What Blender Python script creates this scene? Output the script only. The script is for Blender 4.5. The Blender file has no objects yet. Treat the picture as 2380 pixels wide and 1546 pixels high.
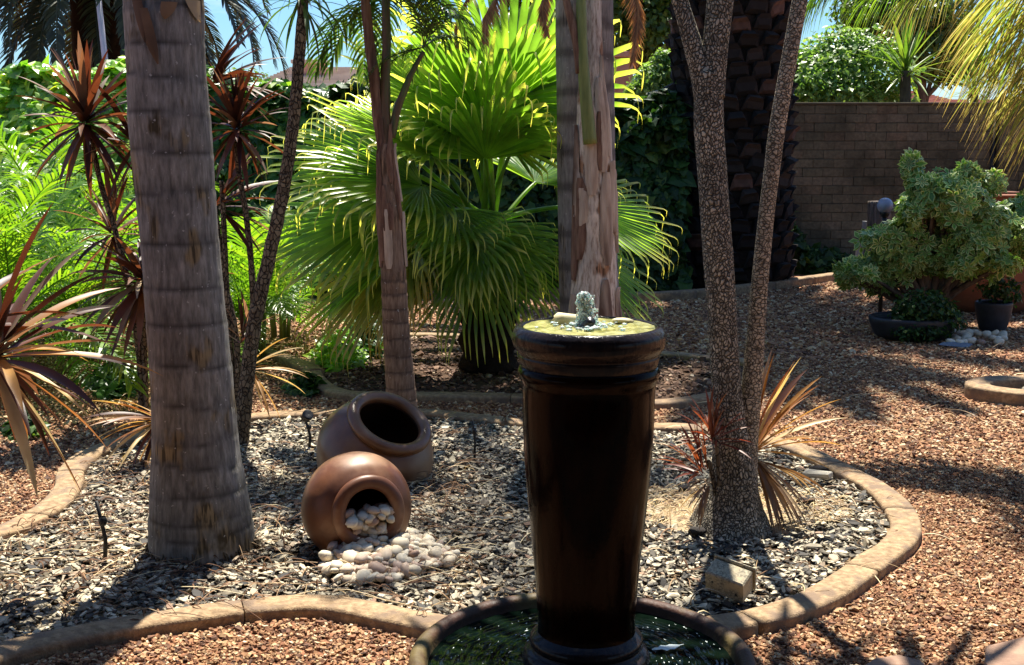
import bpy, math, random
import numpy as np
from mathutils import Vector, Matrix, noise as mnoise
PI = math.pi
R = math.radians
rng = random.Random(7)
nr = np.random.default_rng(11)
C = bpy.context.scene.collection
scene = bpy.context.scene

# ------------------------------------------------------------------ camera
F, HW, HH, PITCH, EYE = 2800.0, 1190.0, 773.0, math.atan(423 / 2800.0), 1.5
cam_data = bpy.data.cameras.new('camera')
cam_data.sensor_width = 36.0
cam_data.lens = 36.0 * F / 2380.0
cam_data.clip_start = 0.05
cam_data.clip_end = 2000
cam = bpy.data.objects.new('camera', cam_data)
cam.location = (0, 0, EYE)
cam.rotation_euler = (PI / 2 - PITCH, 0, 0)
C.objects.link(cam)
scene.camera = cam

# ------------------------------------------------------------------ world
SUN_EL, SUN_AZ = R(64), R(-6)        # azimuth measured from +Y towards -X
sun_dir = Vector((-math.sin(SUN_AZ) * math.cos(SUN_EL), math.cos(SUN_AZ) * math.cos(SUN_EL), math.sin(SUN_EL)))
world = bpy.data.worlds.new('World')
scene.world = world
world.use_nodes = True
wn, wl = world.node_tree.nodes, world.node_tree.links
wn.clear()
w_out = wn.new('ShaderNodeOutputWorld')
w_bg = wn.new('ShaderNodeBackground')
w_bg.inputs['Strength'].default_value = 0.05
w_sky = wn.new('ShaderNodeTexSky')
w_sky.sky_type = 'NISHITA'
w_sky.sun_disc = False
w_sky.sun_elevation = SUN_EL
w_sky.sun_rotation = math.atan2(sun_dir.x, sun_dir.y)
w_sky.air_density = 1.3
w_sky.dust_density = 0.4
w_sky.ozone_density = 3.0
w_tc = wn.new('ShaderNodeTexCoord')
w_map = wn.new('ShaderNodeMapping')
w_map.inputs['Scale'].default_value = (1.6, 1.6, 7.0)
w_no = wn.new('ShaderNodeTexNoise')
w_no.inputs['Scale'].default_value = 2.2
w_no.inputs['Detail'].default_value = 6
w_no.inputs['Roughness'].default_value = 0.55
w_rp = wn.new('ShaderNodeValToRGB')
w_rp.color_ramp.elements[0].position = 0.53
w_rp.color_ramp.elements[1].position = 0.76
w_mx = wn.new('ShaderNodeMixRGB')
w_mx.inputs['Color2'].default_value = (8.5, 9.2, 10.0, 1)
wl.new(w_tc.outputs['Generated'], w_map.inputs['Vector'])
wl.new(w_map.outputs['Vector'], w_no.inputs['Vector'])
wl.new(w_no.outputs['Fac'], w_rp.inputs['Fac'])
wl.new(w_rp.outputs['Color'], w_mx.inputs['Fac'])
w_ti = wn.new('ShaderNodeMixRGB'); w_ti.blend_type = 'MULTIPLY'; w_ti.inputs['Fac'].default_value = 1.0
w_ti.inputs['Color2'].default_value = (0.57, 0.85, 1.20, 1)
wl.new(w_sky.outputs['Color'], w_ti.inputs['Color1'])
wl.new(w_ti.outputs['Color'], w_mx.inputs['Color1'])
wl.new(w_mx.outputs['Color'], w_bg.inputs['Color'])
wl.new(w_bg.outputs['Background'], w_out.inputs['Surface'])

sun_data = bpy.data.lights.new('sun', 'SUN')
sun_data.energy = 5.0
sun_data.angle = R(0.6)
sun_data.color = (1.0, 0.94, 0.82)
sun = bpy.data.objects.new('sun', sun_data)
sun.rotation_euler = sun_dir.to_track_quat('Z', 'Y').to_euler()
sun.location = (0, 0, 20)
C.objects.link(sun)
scene.view_settings.view_transform = 'Standard'
scene.view_settings.look = 'None'
scene.view_settings.gamma = 1.0
scene.view_settings.use_curve_mapping = False
scene.view_settings.exposure = 1.5
scene.cycles.max_bounces = 6
scene.cycles.diffuse_bounces = 3
scene.cycles.glossy_bounces = 3
scene.cycles.transmission_bounces = 5
scene.cycles.transparent_max_bounces = 6
scene.cycles.sample_clamp_indirect = 6

# ------------------------------------------------------------------ helpers
CP, SP = math.cos(PITCH), math.sin(PITCH)
def ray(u, v):
    z = (HH - v) / F
    return ((u - HW) / F, CP + z * SP, z * CP - SP)
def G(u, v, z=0.0):
    x, y, dz = ray(u, v); t = (z - EYE) / dz
    return Vector((x * t, y * t, z))
def P(u, v, Y):
    x, y, dz = ray(u, v); t = Y / y
    return Vector((x * t, Y, EYE + dz * t))

def tag(o, label=None, cat=None, group=None, kind=None):
    if label: o['label'] = label
    if cat: o['category'] = cat
    if group: o['group'] = group
    if kind: o['kind'] = kind
    return o
def empty(name, loc, label=None, cat=None, group=None, kind=None):
    o = bpy.data.objects.new(name, None); C.objects.link(o)
    o.location = loc; o.empty_display_size = 0.1
    return tag(o, label, cat, group, kind)

def mesh_np(name, V, F_, rnd=None, tip=None, smooth=True):
    """V (n,3) array, F_ list of faces or an (m,k) array."""
    V = np.asarray(V, dtype=np.float32).reshape(-1, 3)
    me = bpy.data.meshes.new(name)
    if isinstance(F_, np.ndarray):
        lt = np.full(len(F_), F_.shape[1], np.int32); lv = F_.reshape(-1).astype(np.int32)
    elif isinstance(F_, dict):
        lv, lt = F_['lv'].astype(np.int32), F_['lt'].astype(np.int32)
    else:
        lt = np.array([len(f) for f in F_], np.int32)
        lv = np.array([i for f in F_ for i in f], np.int32)
    nf = len(lt); ls = np.concatenate([[0], np.cumsum(lt)[:-1]]).astype(np.int32)
    me.vertices.add(len(V)); me.vertices.foreach_set('co', V.reshape(-1))
    me.loops.add(len(lv)); me.loops.foreach_set('vertex_index', lv)
    me.polygons.add(nf); me.polygons.foreach_set('loop_start', ls); me.polygons.foreach_set('loop_total', lt)
    me.polygons.foreach_set('use_smooth', np.full(nf, bool(smooth)))
    if rnd is not None:
        a = me.attributes.new('rnd', 'FLOAT', 'POINT'); a.data.foreach_set('value', np.asarray(rnd, np.float32))
    if tip is not None:
        a = me.attributes.new('tip', 'FLOAT', 'POINT'); a.data.foreach_set('value', np.asarray(tip, np.float32))
    me.update(calc_edges=True)
    return me
def put(name, me, mat=None, parent=None, loc=(0, 0, 0), rot=(0, 0, 0), sc=1.0, kind=None):
    o = bpy.data.objects.new(name, me)
    if mat is not None and me is not None and len(me.materials) == 0: me.materials.append(mat)
    C.objects.link(o)
    o.parent = parent
    o.location = loc; o.rotation_euler = rot
    o.scale = sc if hasattr(sc, '__len__') else (sc, sc, sc)
    if kind: o['kind'] = kind
    return o
def rel(p, parent):
    return Vector(p) - Vector(parent.location)

class MB:
    """collects pieces into one mesh"""
    def __init__(s): s.V = []; s.F = []; s.n = 0; s.r = []; s.t = []
    def add(s, V, F_, rnd=0.5, tip=None):
        V = np.asarray(V, float).reshape(-1, 3); n = s.n
        s.V.append(V); s.F += [tuple(i + n for i in f) for f in F_]; s.n += len(V)
        s.r.append(np.full(len(V), rnd)); s.t.append(np.zeros(len(V)) if tip is None else np.asarray(tip, float))
        return s
    def mesh(s, name, smooth=True):
        return mesh_np(name, np.vstack(s.V), s.F, np.concatenate(s.r), np.concatenate(s.t), smooth)

def rot_np(n, up=None, tilt=None):
    """n random rotation matrices; with tilt: z axis within about tilt rad of up (0,0,1)"""
    a = nr.uniform(0, 2 * PI, n)
    if tilt is None:
        z = nr.normal(size=(n, 3))
    else:
        z = nr.normal(size=(n, 3)) * tilt; z[:, 2] += 1.0
    if up is not None: z = z * 1.0 + up
    z /= np.linalg.norm(z, axis=1)[:, None] + 1e-9
    t = np.stack([np.cos(a), np.sin(a), np.zeros(n)], 1)
    t += nr.normal(size=(n, 3)) * 0.15
    x = t - z * np.sum(t * z, 1)[:, None]
    x /= np.linalg.norm(x, axis=1)[:, None] + 1e-9
    y = np.cross(z, x)
    return np.stack([x, y, z], 2)      # columns are axes
def scatter(name, bv, bf, pos, rot, sc, rnd=None, smooth=False, tip=None):
    bv = np.asarray(bv, float); k = len(pos); m = len(bv)
    sc = np.asarray(sc, float)
    if sc.ndim == 1: sc = np.repeat(sc[:, None], 3, 1)
    V = np.einsum('kij,kmj->kmi', rot, bv[None] * sc[:, None, :]) + np.asarray(pos)[:, None, :]
    if rnd is None: rnd = nr.random(k)
    lv = np.array([i for f in bf for i in f]); lt = np.array([len(f) for f in bf])
    FF = {'lv': (lv[None] + (np.arange(k) * m)[:, None]).reshape(-1), 'lt': np.tile(lt, k)}
    return mesh_np(name, V.reshape(-1, 3), FF, np.repeat(rnd, m), None if tip is None else np.tile(tip, k), smooth)

def tube(path, rad, nseg=16, rfun=None, cap=True, rnd=0.5):
    """path list of points, rad list of radii, rfun(theta array, i, t)->multiplier"""
    path = np.asarray([tuple(p) for p in path], float); m = len(path)
    T = np.gradient(path, axis=0); T /= np.linalg.norm(T, axis=1)[:, None] + 1e-9
    ref = np.array([1.0, 0, 0]) if abs(T[0][0]) < 0.8 else np.array([0, 1.0, 0])
    th = np.linspace(0, 2 * PI, nseg, endpoint=False)
    V = []
    for i in range(m):
        x = ref - T[i] * ref.dot(T[i]); x /= np.linalg.norm(x); y = np.cross(T[i], x); ref = x
        r = rad[i] * (rfun(th, i, i / max(1, m - 1)) if rfun else np.ones(nseg))
        V.append(path[i] + np.outer(np.cos(th) * r, x) + np.outer(np.sin(th) * r, y))
    V = np.vstack(V); Fc = []
    for i in range(m - 1):
        for j in range(nseg):
            a, b = i * nseg + j, i * nseg + (j + 1) % nseg
            Fc.append((a, b, b + nseg, a + nseg))
    if cap:
        Fc.append(tuple(range(nseg - 1, -1, -1))); Fc.append(tuple(range((m - 1) * nseg, m * nseg)))
    return V, Fc
def spline(pts, n):
    """Catmull-Rom through points"""
    pts = [np.array(tuple(p), float) for p in pts]; m = len(pts)
    out = []
    for k in range(n):
        s = k / (n - 1) * (m - 1); i = min(int(s), m - 2); t = s - i
        p0, p1, p2, p3 = pts[max(i - 1, 0)], pts[i], pts[i + 1], pts[min(i + 2, m - 1)]
        out.append(0.5 * ((2 * p1) + (-p0 + p2) * t + (2 * p0 - 5 * p1 + 4 * p2 - p3) * t * t + (-p0 + 3 * p1 - 3 * p2 + p3) * t ** 3))
    return np.array(out)
def lathe(prof, nseg=64, rough=0.0, seed=0.0):
    V = []; m = len(prof)
    for (r, z) in prof:
        for j in range(nseg):
            a = 2 * PI * j / nseg
            rr = r
            if rough: rr = r * (1 + rough * mnoise.noise(Vector((math.cos(a) * 2.3 + seed, math.sin(a) * 2.3, z * 9))))
            V.append((math.cos(a) * rr, math.sin(a) * rr, z))
    Fc = []
    for i in range(m - 1):
        for j in range(nseg):
            a, b = i * nseg + j, i * nseg + (j + 1) % nseg
            Fc.append((a, b, b + nseg, a + nseg))
    return np.array(V), Fc
def smooth_profile(pts, n):
    s = spline([(r, 0, z) for r, z in pts], n)
    return [(max(0.0005, p[0]), p[2]) for p in s]
def box(sx, sy, sz, bev=0.0, c=(0, 0, 0)):
    hx, hy, hz = sx / 2, sy / 2, sz / 2
    if bev <= 0:
        V = [(x, y, z) for z in (-hz, hz) for y in (-hy, hy) for x in (-hx, hx)]
        Fc = [(0, 2, 3, 1), (4, 5, 7, 6), (0, 1, 5, 4), (2, 6, 7, 3), (0, 4, 6, 2), (1, 3, 7, 5)]
    else:
        b = bev
        ring = lambda x, y, z: [(-x, -y, z), (x, -y, z), (x, y, z), (-x, y, z)]
        V = ring(hx - b, hy - b, -hz) + ring(hx, hy, -hz + b) + ring(hx, hy, hz - b) + ring(hx - b, hy - b, hz)
        Fc = [(3, 2, 1, 0), (12, 13, 14, 15)]
        for k in range(3):
            for j in range(4):
                a, d = k * 4 + j, k * 4 + (j + 1) % 4
                Fc.append((a, d, d + 4, a + 4))
    return np.array(V) + np.array(c), Fc
def vnoise(p, s, seed=0.0):
    return mnoise.noise(Vector((p[0] * s + seed, p[1] * s - seed, p[2] * s)))

# ------------------------------------------------------------------ materials
def new_mat(name):
    m = bpy.data.materials.new(name); m.use_nodes = True
    nt = m.node_tree; nt.nodes.clear()
    out = nt.nodes.new('ShaderNodeOutputMaterial')
    return m, nt, out
def nd(nt, typ, **kw):
    n = nt.nodes.new(typ)
    for k, v in kw.items():
        if k in n.inputs: n.inputs[k].default_value = v
        else: setattr(n, k, v)
    return n
def ramp(nt, stops):
    n = nt.nodes.new('ShaderNodeValToRGB'); cr = n.color_ramp
    while len(cr.elements) < len(stops): cr.elements.new(0.5)
    for e, (p, c) in zip(cr.elements, stops):
        e.position = p; e.color = (c[0], c[1], c[2], 1)
    return n
def mixc(nt, fac, a, b, mode='MIX'):
    n = nt.nodes.new('ShaderNodeMixRGB'); n.blend_type = mode
    for s, x in (('Fac', fac), ('Color1', a), ('Color2', b)):
        if isinstance(x, bpy.types.NodeSocket): nt.links.new(x, n.inputs[s])
        elif isinstance(x, (int, float)): n.inputs[s].default_value = x
        else: n.inputs[s].default_value = (x[0], x[1], x[2], 1)
    return n.outputs['Color']
def vary(nt):
    """0..1 value that differs by piece (attribute rnd) and by object"""
    at = nd(nt, 'ShaderNodeAttribute', attribute_name='rnd')
    oi = nt.nodes.new('ShaderNodeObjectInfo')
    ad = nd(nt, 'ShaderNodeMath', operation='ADD')
    nt.links.new(at.outputs['Fac'], ad.inputs[0]); nt.links.new(oi.outputs['Random'], ad.inputs[1])
    fr = nd(nt, 'ShaderNodeMath', operation='FRACT'); nt.links.new(ad.outputs[0], fr.inputs[0])
    return fr.outputs[0]
def leaf_mat(name, stops, trans=0.42, rough=0.42, tip=None, boost=1.6, spec=0.5, tint=(1.0, 1.0, 0.55)):
    m, nt, out = new_mat(name)
    v = vary(nt); rp = ramp(nt, stops); nt.links.new(v, rp.inputs['Fac'])
    col = rp.outputs['Color']
    tc = nt.nodes.new('ShaderNodeTexCoord')
    no = nd(nt, 'ShaderNodeTexNoise', Scale=9.0, Detail=3.0); nt.links.new(tc.outputs['Object'], no.inputs['Vector'])
    r2 = ramp(nt, [(0.3, (0.72, 0.72, 0.72)), (0.7, (1.2, 1.2, 1.2))]); nt.links.new(no.outputs['Fac'], r2.inputs['Fac'])
    col = mixc(nt, 1.0, col, r2.outputs['Color'], 'MULTIPLY')
    if tip:
        at = nd(nt, 'ShaderNodeAttribute', attribute_name='tip')
        lo, hi, tc_ = tip
        mr = nd(nt, 'ShaderNodeMapRange'); mr.inputs['From Min'].default_value = lo; mr.inputs['From Max'].default_value = hi
        nt.links.new(at.outputs['Fac'], mr.inputs['Value'])
        col = mixc(nt, mr.outputs['Result'], col, tc_)
    pb = nd(nt, 'ShaderNodeBsdfPrincipled'); pb.inputs['Roughness'].default_value = rough
    pb.inputs['Specular IOR Level'].default_value = spec
    nt.links.new(col, pb.inputs['Base Color'])
    tr = nt.nodes.new('ShaderNodeBsdfTranslucent')
    tcol = mixc(nt, 1.0, col, (tint[0] * boost, tint[1] * boost, tint[2] * boost), 'MULTIPLY')
    nt.links.new(tcol, tr.inputs['Color'])
    mx = nt.nodes.new('ShaderNodeMixShader'); mx.inputs['Fac'].default_value = trans
    nt.links.new(pb.outputs[0], mx.inputs[1]); nt.links.new(tr.outputs[0], mx.inputs[2])
    nt.links.new(mx.outputs[0], out.inputs['Surface'])
    return m
def chip_mat(name, stops, rough=0.8, scale=60.0, spec=0.3, bump=0.3, vein=0.35):
    m, nt, out = new_mat(name)
    v = vary(nt); rp = ramp(nt, stops); nt.links.new(v, rp.inputs['Fac'])
    geo = nt.nodes.new('ShaderNodeNewGeometry')
    no = nd(nt, 'ShaderNodeTexNoise', Scale=scale, Detail=4.0); nt.links.new(geo.outputs['Position'], no.inputs['Vector'])
    r2 = ramp(nt, [(0.3, (1 - vein,) * 3), (0.7, (1 + vein * .7,) * 3)]); nt.links.new(no.outputs['Fac'], r2.inputs['Fac'])
    col = mixc(nt, 1.0, rp.outputs['Color'], r2.outputs['Color'], 'MULTIPLY')
    pb = nd(nt, 'ShaderNodeBsdfPrincipled'); pb.inputs['Roughness'].default_value = rough
    pb.inputs['Specular IOR Level'].default_value = spec
    nt.links.new(col, pb.inputs['Base Color'])
    if bump:
        bp = nt.nodes.new('ShaderNodeBump'); bp.inputs['Strength'].default_value = bump; bp.inputs['Distance'].default_value = 0.004
        nt.links.new(no.outputs['Fac'], bp.inputs['Height']); nt.links.new(bp.outputs['Normal'], pb.inputs['Normal'])
    nt.links.new(pb.outputs[0], out.inputs['Surface'])
    return m
def solid_mat(name, c1, c2, scale=8.0, rough=0.7, spec=0.4, bump=0.2, dist=0.003, c3=None, scale2=1.5, stretch=(1, 1, 1), coat=0.0, rough_var=0.0):
    """two noise scales over object coordinates"""
    m, nt, out = new_mat(name)
    tc = nt.nodes.new('ShaderNodeTexCoord'); mp = nt.nodes.new('ShaderNodeMapping'); mp.inputs['Scale'].default_value = stretch
    nt.links.new(tc.outputs['Object'], mp.inputs['Vector'])
    no = nd(nt, 'ShaderNodeTexNoise', Scale=scale, Detail=6.0, Roughness=0.62); nt.links.new(mp.outputs[0], no.inputs['Vector'])
    rp = ramp(nt, [(0.36, c1), (0.64, c2)]); nt.links.new(no.outputs['Fac'], rp.inputs['Fac'])
    col = rp.outputs['Color']
    if c3:
        n2 = nd(nt, 'ShaderNodeTexNoise', Scale=scale2, Detail=4.0); nt.links.new(mp.outputs[0], n2.inputs['Vector'])
        r3 = ramp(nt, [(0.48, (0, 0, 0)), (0.62, (1, 1, 1))]); nt.links.new(n2.outputs['Fac'], r3.inputs['Fac'])
        col = mixc(nt, r3.outputs['Color'], col, c3)
    pb = nd(nt, 'ShaderNodeBsdfPrincipled'); pb.inputs['Roughness'].default_value = rough
    pb.inputs['Specular IOR Level'].default_value = spec
    pb.inputs['Coat Weight'].default_value = coat
    pb.inputs['Coat Roughness'].default_value = 0.12
    nt.links.new(col, pb.inputs['Base Color'])
    if rough_var:
        mr = nd(nt, 'ShaderNodeMapRange'); mr.inputs['To Min'].default_value = max(0.02, rough - rough_var); mr.inputs['To Max'].default_value = rough + rough_var
        nt.links.new(no.outputs['Fac'], mr.inputs['Value']); nt.links.new(mr.outputs['Result'], pb.inputs['Roughness'])
    bp = nt.nodes.new('ShaderNodeBump'); bp.inputs['Strength'].default_value = bump; bp.inputs['Distance'].default_value = dist
    n3 = nd(nt, 'ShaderNodeTexNoise', Scale=scale * 4, Detail=5.0); nt.links.new(mp.outputs[0], n3.inputs['Vector'])
    nt.links.new(n3.outputs['Fac'], bp.inputs['Height']); nt.links.new(bp.outputs['Normal'], pb.inputs['Normal'])
    nt.links.new(pb.outputs[0], out.inputs['Surface'])
    return m
# ================================================================== GROUND
# ---- kerb centre lines (picked on the photograph, turned into ground points)
def loop(px, z, n):
    pts = [G(u, v, z) for u, v in px]
    pts = pts + [pts[0]]
    s = spline([pts[-2]] + pts + [pts[1]], n * (len(pts) + 1) // 10)
    # drop the two guide spans
    a = int(round(len(s) / (len(pts) + 1))); return s[a:-a]
KERB_A = [(-160, 1570), (0, 1508), (200, 1462), (400, 1428), (600, 1402), (740, 1395), (850, 1410), (1000, 1440), (1120, 1455), (1250, 1462), (1380, 1464),
          (1500, 1460), (1640, 1448), (1770, 1425), (1860, 1398), (1940, 1360), (2025, 1300), (2088, 1255), (2106, 1215), (2080, 1165), (2025, 1120), (1945, 1080), (1840, 1032),
          (1700, 1003), (1600, 990), (1520, 987), (1370, 985), (1210, 978), (1100, 966), (1000, 955), (900, 952), (800, 955), (700, 957), (580, 965), (450, 985),
          (360, 1000), (270, 1025), (200, 1055), (165, 1090), (158, 1125), (120, 1170), (40, 1215), (-60, 1250), (-180, 1290), (-330, 1380), (-330, 1500)]
KERB_B = [(742, 885), (800, 910), (900, 914), (1040, 915), (1200, 918), (1370, 925), (1520, 932), (1600, 925), (1700, 905), (1765, 870), (1740, 840), (1650, 828),
          (1540, 818), (1350, 800), (1180, 785), (1000, 775), (870, 780), (770, 805), (725, 845)]
KERB_Z = 0.042
lineA = loop(KERB_A, KERB_Z, 80); lineB = loop(KERB_B, KERB_Z, 80)
ringC = np.array([(G(2412, 925)[0] + 0.27 * math.cos(a) * 1.35, G(2412, 925)[1] + 0.24 * math.sin(a), KERB_Z) for a in np.linspace(0, 2 * PI, 73)])
def inside(px, py, poly):
    px, py = np.asarray(px), np.asarray(py); c = np.zeros(len(px), bool); n = len(poly)
    x0, y0 = poly[:, 0], poly[:, 1]
    for i in range(n):
        xa, ya, xb, yb = x0[i], y0[i], x0[i - 1], y0[i - 1]
        if ya == yb: continue
        k = ((ya > py) != (yb > py)) & (px < (xb - xa) * (py - ya) / (yb - ya) + xa)
        c ^= k
    return c
def near_line(px, py, line, d):
    P_ = np.stack([px, py], 1); L = np.asarray(line)[:, :2]
    out = np.zeros(len(P_), bool)
    for i in range(0, len(P_), 4000):
        q = P_[i:i + 4000]
        out[i:i + 4000] = (((q[:, None] - L[None]) ** 2).sum(2).min(1)) < d * d
    return out

# ---- ground sheet
m_ground, nt, out = new_mat('gravel_ground')
geo = nt.nodes.new('ShaderNodeNewGeometry')
vo = nd(nt, 'ShaderNodeTexVoronoi', Scale=42.0); nt.links.new(geo.outputs['Position'], vo.inputs['Vector'])
sepc = nt.nodes.new('ShaderNodeSeparateColor'); nt.links.new(vo.outputs['Color'], sepc.inputs[0])
rp = ramp(nt, [(0.0, (0.10, 0.042, 0.022)), (0.35, (0.23, 0.10, 0.055)), (0.7, (0.34, 0.17, 0.09)), (1.0, (0.48, 0.30, 0.19))]); nt.links.new(sepc.outputs[0], rp.inputs['Fac'])
no = nd(nt, 'ShaderNodeTexNoise', Scale=0.9, Detail=5.0); nt.links.new(geo.outputs['Position'], no.inputs['Vector'])
r2 = ramp(nt, [(0.3, (0.75, 0.72, 0.7)), (0.7, (1.1, 1.08, 1.0))]); nt.links.new(no.outputs['Fac'], r2.inputs['Fac'])
pb = nd(nt, 'ShaderNodeBsdfPrincipled'); pb.inputs['Roughness'].default_value = 0.9; pb.inputs['Specular IOR Level'].default_value = 0.2
nt.links.new(mixc(nt, 1.0, rp.outputs['Color'], r2.outputs['Color'], 'MULTIPLY'), pb.inputs['Base Color'])
bp = nt.nodes.new('ShaderNodeBump'); bp.inputs['Strength'].default_value = 1.0; bp.inputs['Distance'].default_value = 0.012; bp.invert = True
nt.links.new(vo.outputs['Distance'], bp.inputs['Height']); nt.links.new(bp.outputs['Normal'], pb.inputs['Normal'])
nt.links.new(pb.outputs[0], out.inputs['Surface'])
ground = put('ground', mesh_np('ground', [(-150, -60, 0), (150, -60, 0), (150, 250, 0), (-150, 250, 0)], [(0, 1, 2, 3)], smooth=False), m_ground)
tag(ground, 'reddish brown gravel ground running between the kerbed beds to the wall', 'ground', kind='structure')

def chip_base(seed, n=6, flat=0.35, taper=0.8):
    r = random.Random(seed); V = []
    ang = sorted(2 * PI * (i + r.uniform(-.3, .3)) / n for i in range(n))
    rad = [r.uniform(.7, 1.15) for _ in range(n)]
    dx, dy = r.uniform(-.1, .1), r.uniform(-.1, .1)
    for a, q in zip(ang, rad): V.append((math.cos(a) * q, math.sin(a) * q * .78, -flat * .5))
    for a, q in zip(ang, rad): V.append((math.cos(a) * q * taper + dx, math.sin(a) * q * taper * .78 + dy, flat * .5 * r.uniform(.5, 1.3)))
    Fc = [tuple(range(n, 2 * n))] + [(i, (i + 1) % n, (i + 1) % n + n, i + n) for i in range(n)]
    return np.array(V), Fc
def field(n, ymin, ymax, margin=0.7, u0=-60, u1=2440):
    """random ground points in the view (plus a margin), even density"""
    y = np.sqrt(nr.uniform(ymin ** 2, ymax ** 2, n)); k0, k1 = (u0 - HW) / F, (u1 - HW) / F
    x = nr.uniform(0, 1, n) * ((k1 - k0) * y * 1.0 + 2 * margin * 0.5) + k0 * y - margin * 0.5
    return x, y
BOWL = (0.188, 3.1); BOWL_R = 0.46
m_gravel = chip_mat('gravel_stone', [(0.0, (0.07, 0.035, 0.022)), (0.18, (0.16, 0.075, 0.04)), (0.42, (0.25, 0.112, 0.050)), (0.66, (0.345, 0.185, 0.088)), (0.86, (0.46, 0.30, 0.155)), (1.0, (0.58, 0.46, 0.30))], scale=70, bump=0.2)
def gravel_points(n, ya, yb):
    x, y = field(n, ya, yb)
    bad = inside(x, y, lineA) | inside(x, y, lineB) | near_line(x, y, lineA, .075) | near_line(x, y, lineB, .075)
    bad |= ((x - BOWL[0]) ** 2 + (y - BOWL[1]) ** 2 < (BOWL_R - .02) ** 2)
    bad |= ((x - ringC[:, 0].mean()) ** 2 / .46 ** 2 + (y - ringC[:, 1].mean()) ** 2 / .32 ** 2 < 1)
    return x[~bad], y[~bad]
gvs = []
for (n, ya, yb, s) in ((92000, 3.3, 5.6, .0080), (74000, 5.6, 8.6, .0112), (60000, 8.6, 14.2, .018)):
    x, y = gravel_points(n, ya, yb); gvs.append((x, y, np.full(len(x), s)))
gx = np.concatenate([g[0] for g in gvs]); gy = np.concatenate([g[1] for g in gvs]); gs = np.concatenate([g[2] for g in gvs])
gz = nr.uniform(0.0, 0.008, len(gx))
gs = gs * np.exp(nr.normal(0, .28, len(gs)))
order = np.argsort(-(gs / gy) - 0.0)          # the stones that show largest first
tops = [i for i in order if (gy[i] > 3.52) and abs(gx[i]) < .40 * gy[i]][:300]
mask = np.ones(len(gx), bool); mask[tops] = False
parts = np.array_split(np.flatnonzero(mask), 3)
Vs, LV, LT, RN, off = [], [], [], [], 0
for k, idx in enumerate(parts):
    bv, bf = chip_base(k + 1, 5 if k else 6, .55)
    pos = np.stack([gx[idx], gy[idx], gz[idx]], 1); s = gs[idx]
    sc = np.stack([s * nr.uniform(.85, 1.35, len(s)), s * nr.uniform(.8, 1.1, len(s)), s * nr.uniform(.6, 1.2, len(s))], 1)
    rot = rot_np(len(idx), tilt=0.42)
    V = np.einsum('kij,kmj->kmi', rot, bv[None] * sc[:, None, :]) + pos[:, None, :]
    lv = np.array([i for f in bf for i in f]); lt = np.array([len(f) for f in bf]); m_ = len(bv)
    Vs.append(V.reshape(-1, 3)); LV.append((lv[None] + (np.arange(len(idx)) * m_)[:, None]).reshape(-1) + off); LT.append(np.tile(lt, len(idx)))
    RN.append(np.repeat(nr.random(len(idx)), m_)); off += len(idx) * m_
me = mesh_np('gravel', np.vstack(Vs), {'lv': np.concatenate(LV), 'lt': np.concatenate(LT)}, np.concatenate(RN), smooth=False)
gr = put('gravel', me, m_gravel, ground, kind='stuff')
gm = []
for k in range(6):
    bv, bf = chip_base(40 + k, 6, .55); gm.append(mesh_np('gravel_stone', bv, bf, smooth=False)); gm[-1].materials.append(m_gravel)
for j, i in enumerate(tops):
    s = gs[i]
    put('gravel_stone', gm[j % 6], None, ground, (gx[i], gy[i], gz[i] + .003), (rng.gauss(0, .3), rng.gauss(0, .3), rng.uniform(0, 6.28)), (s * 1.2, s, s * .9))

# ---- the slate bed
m_soil = solid_mat('dark_soil', (0.03, 0.02, 0.013), (0.10, 0.065, 0.04), scale=22, rough=.95, spec=.1, bump=.8, dist=.01, c3=(0.30, 0.21, 0.12), scale2=1.6)
bedA = lineA[::2].copy(); bedA[:, 2] = 0.010
mulch = put('mulch_bed', mesh_np('mulch_bed', bedA, [tuple(range(len(bedA)))], smooth=False), m_soil)
tag(mulch, 'bed of dark soil covered with grey and cream slate chips inside the winding kerb', 'mulch bed', kind='structure')
m_slate = chip_mat('slate_chip', [(0.0, (0.015, 0.014, 0.014)), (0.25, (0.045, 0.038, 0.03)), (0.42, (0.14, 0.115, 0.08)), (0.58, (0.33, 0.285, 0.20)), (0.84, (0.56, 0.49, 0.35)), (1.0, (0.22, 0.12, 0.07))], scale=38, bump=0.5, vein=.4, rough=.7)
def slate_points(n):
    x = nr.uniform(-3.0, 2.0, n); y = nr.uniform(3.5, 7.2, n)
    ok = inside(x, y, lineA) & ~near_line(x, y, lineA, .075)
    return x[ok], y[ok]
sx, sy = slate_points(80000)
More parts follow.
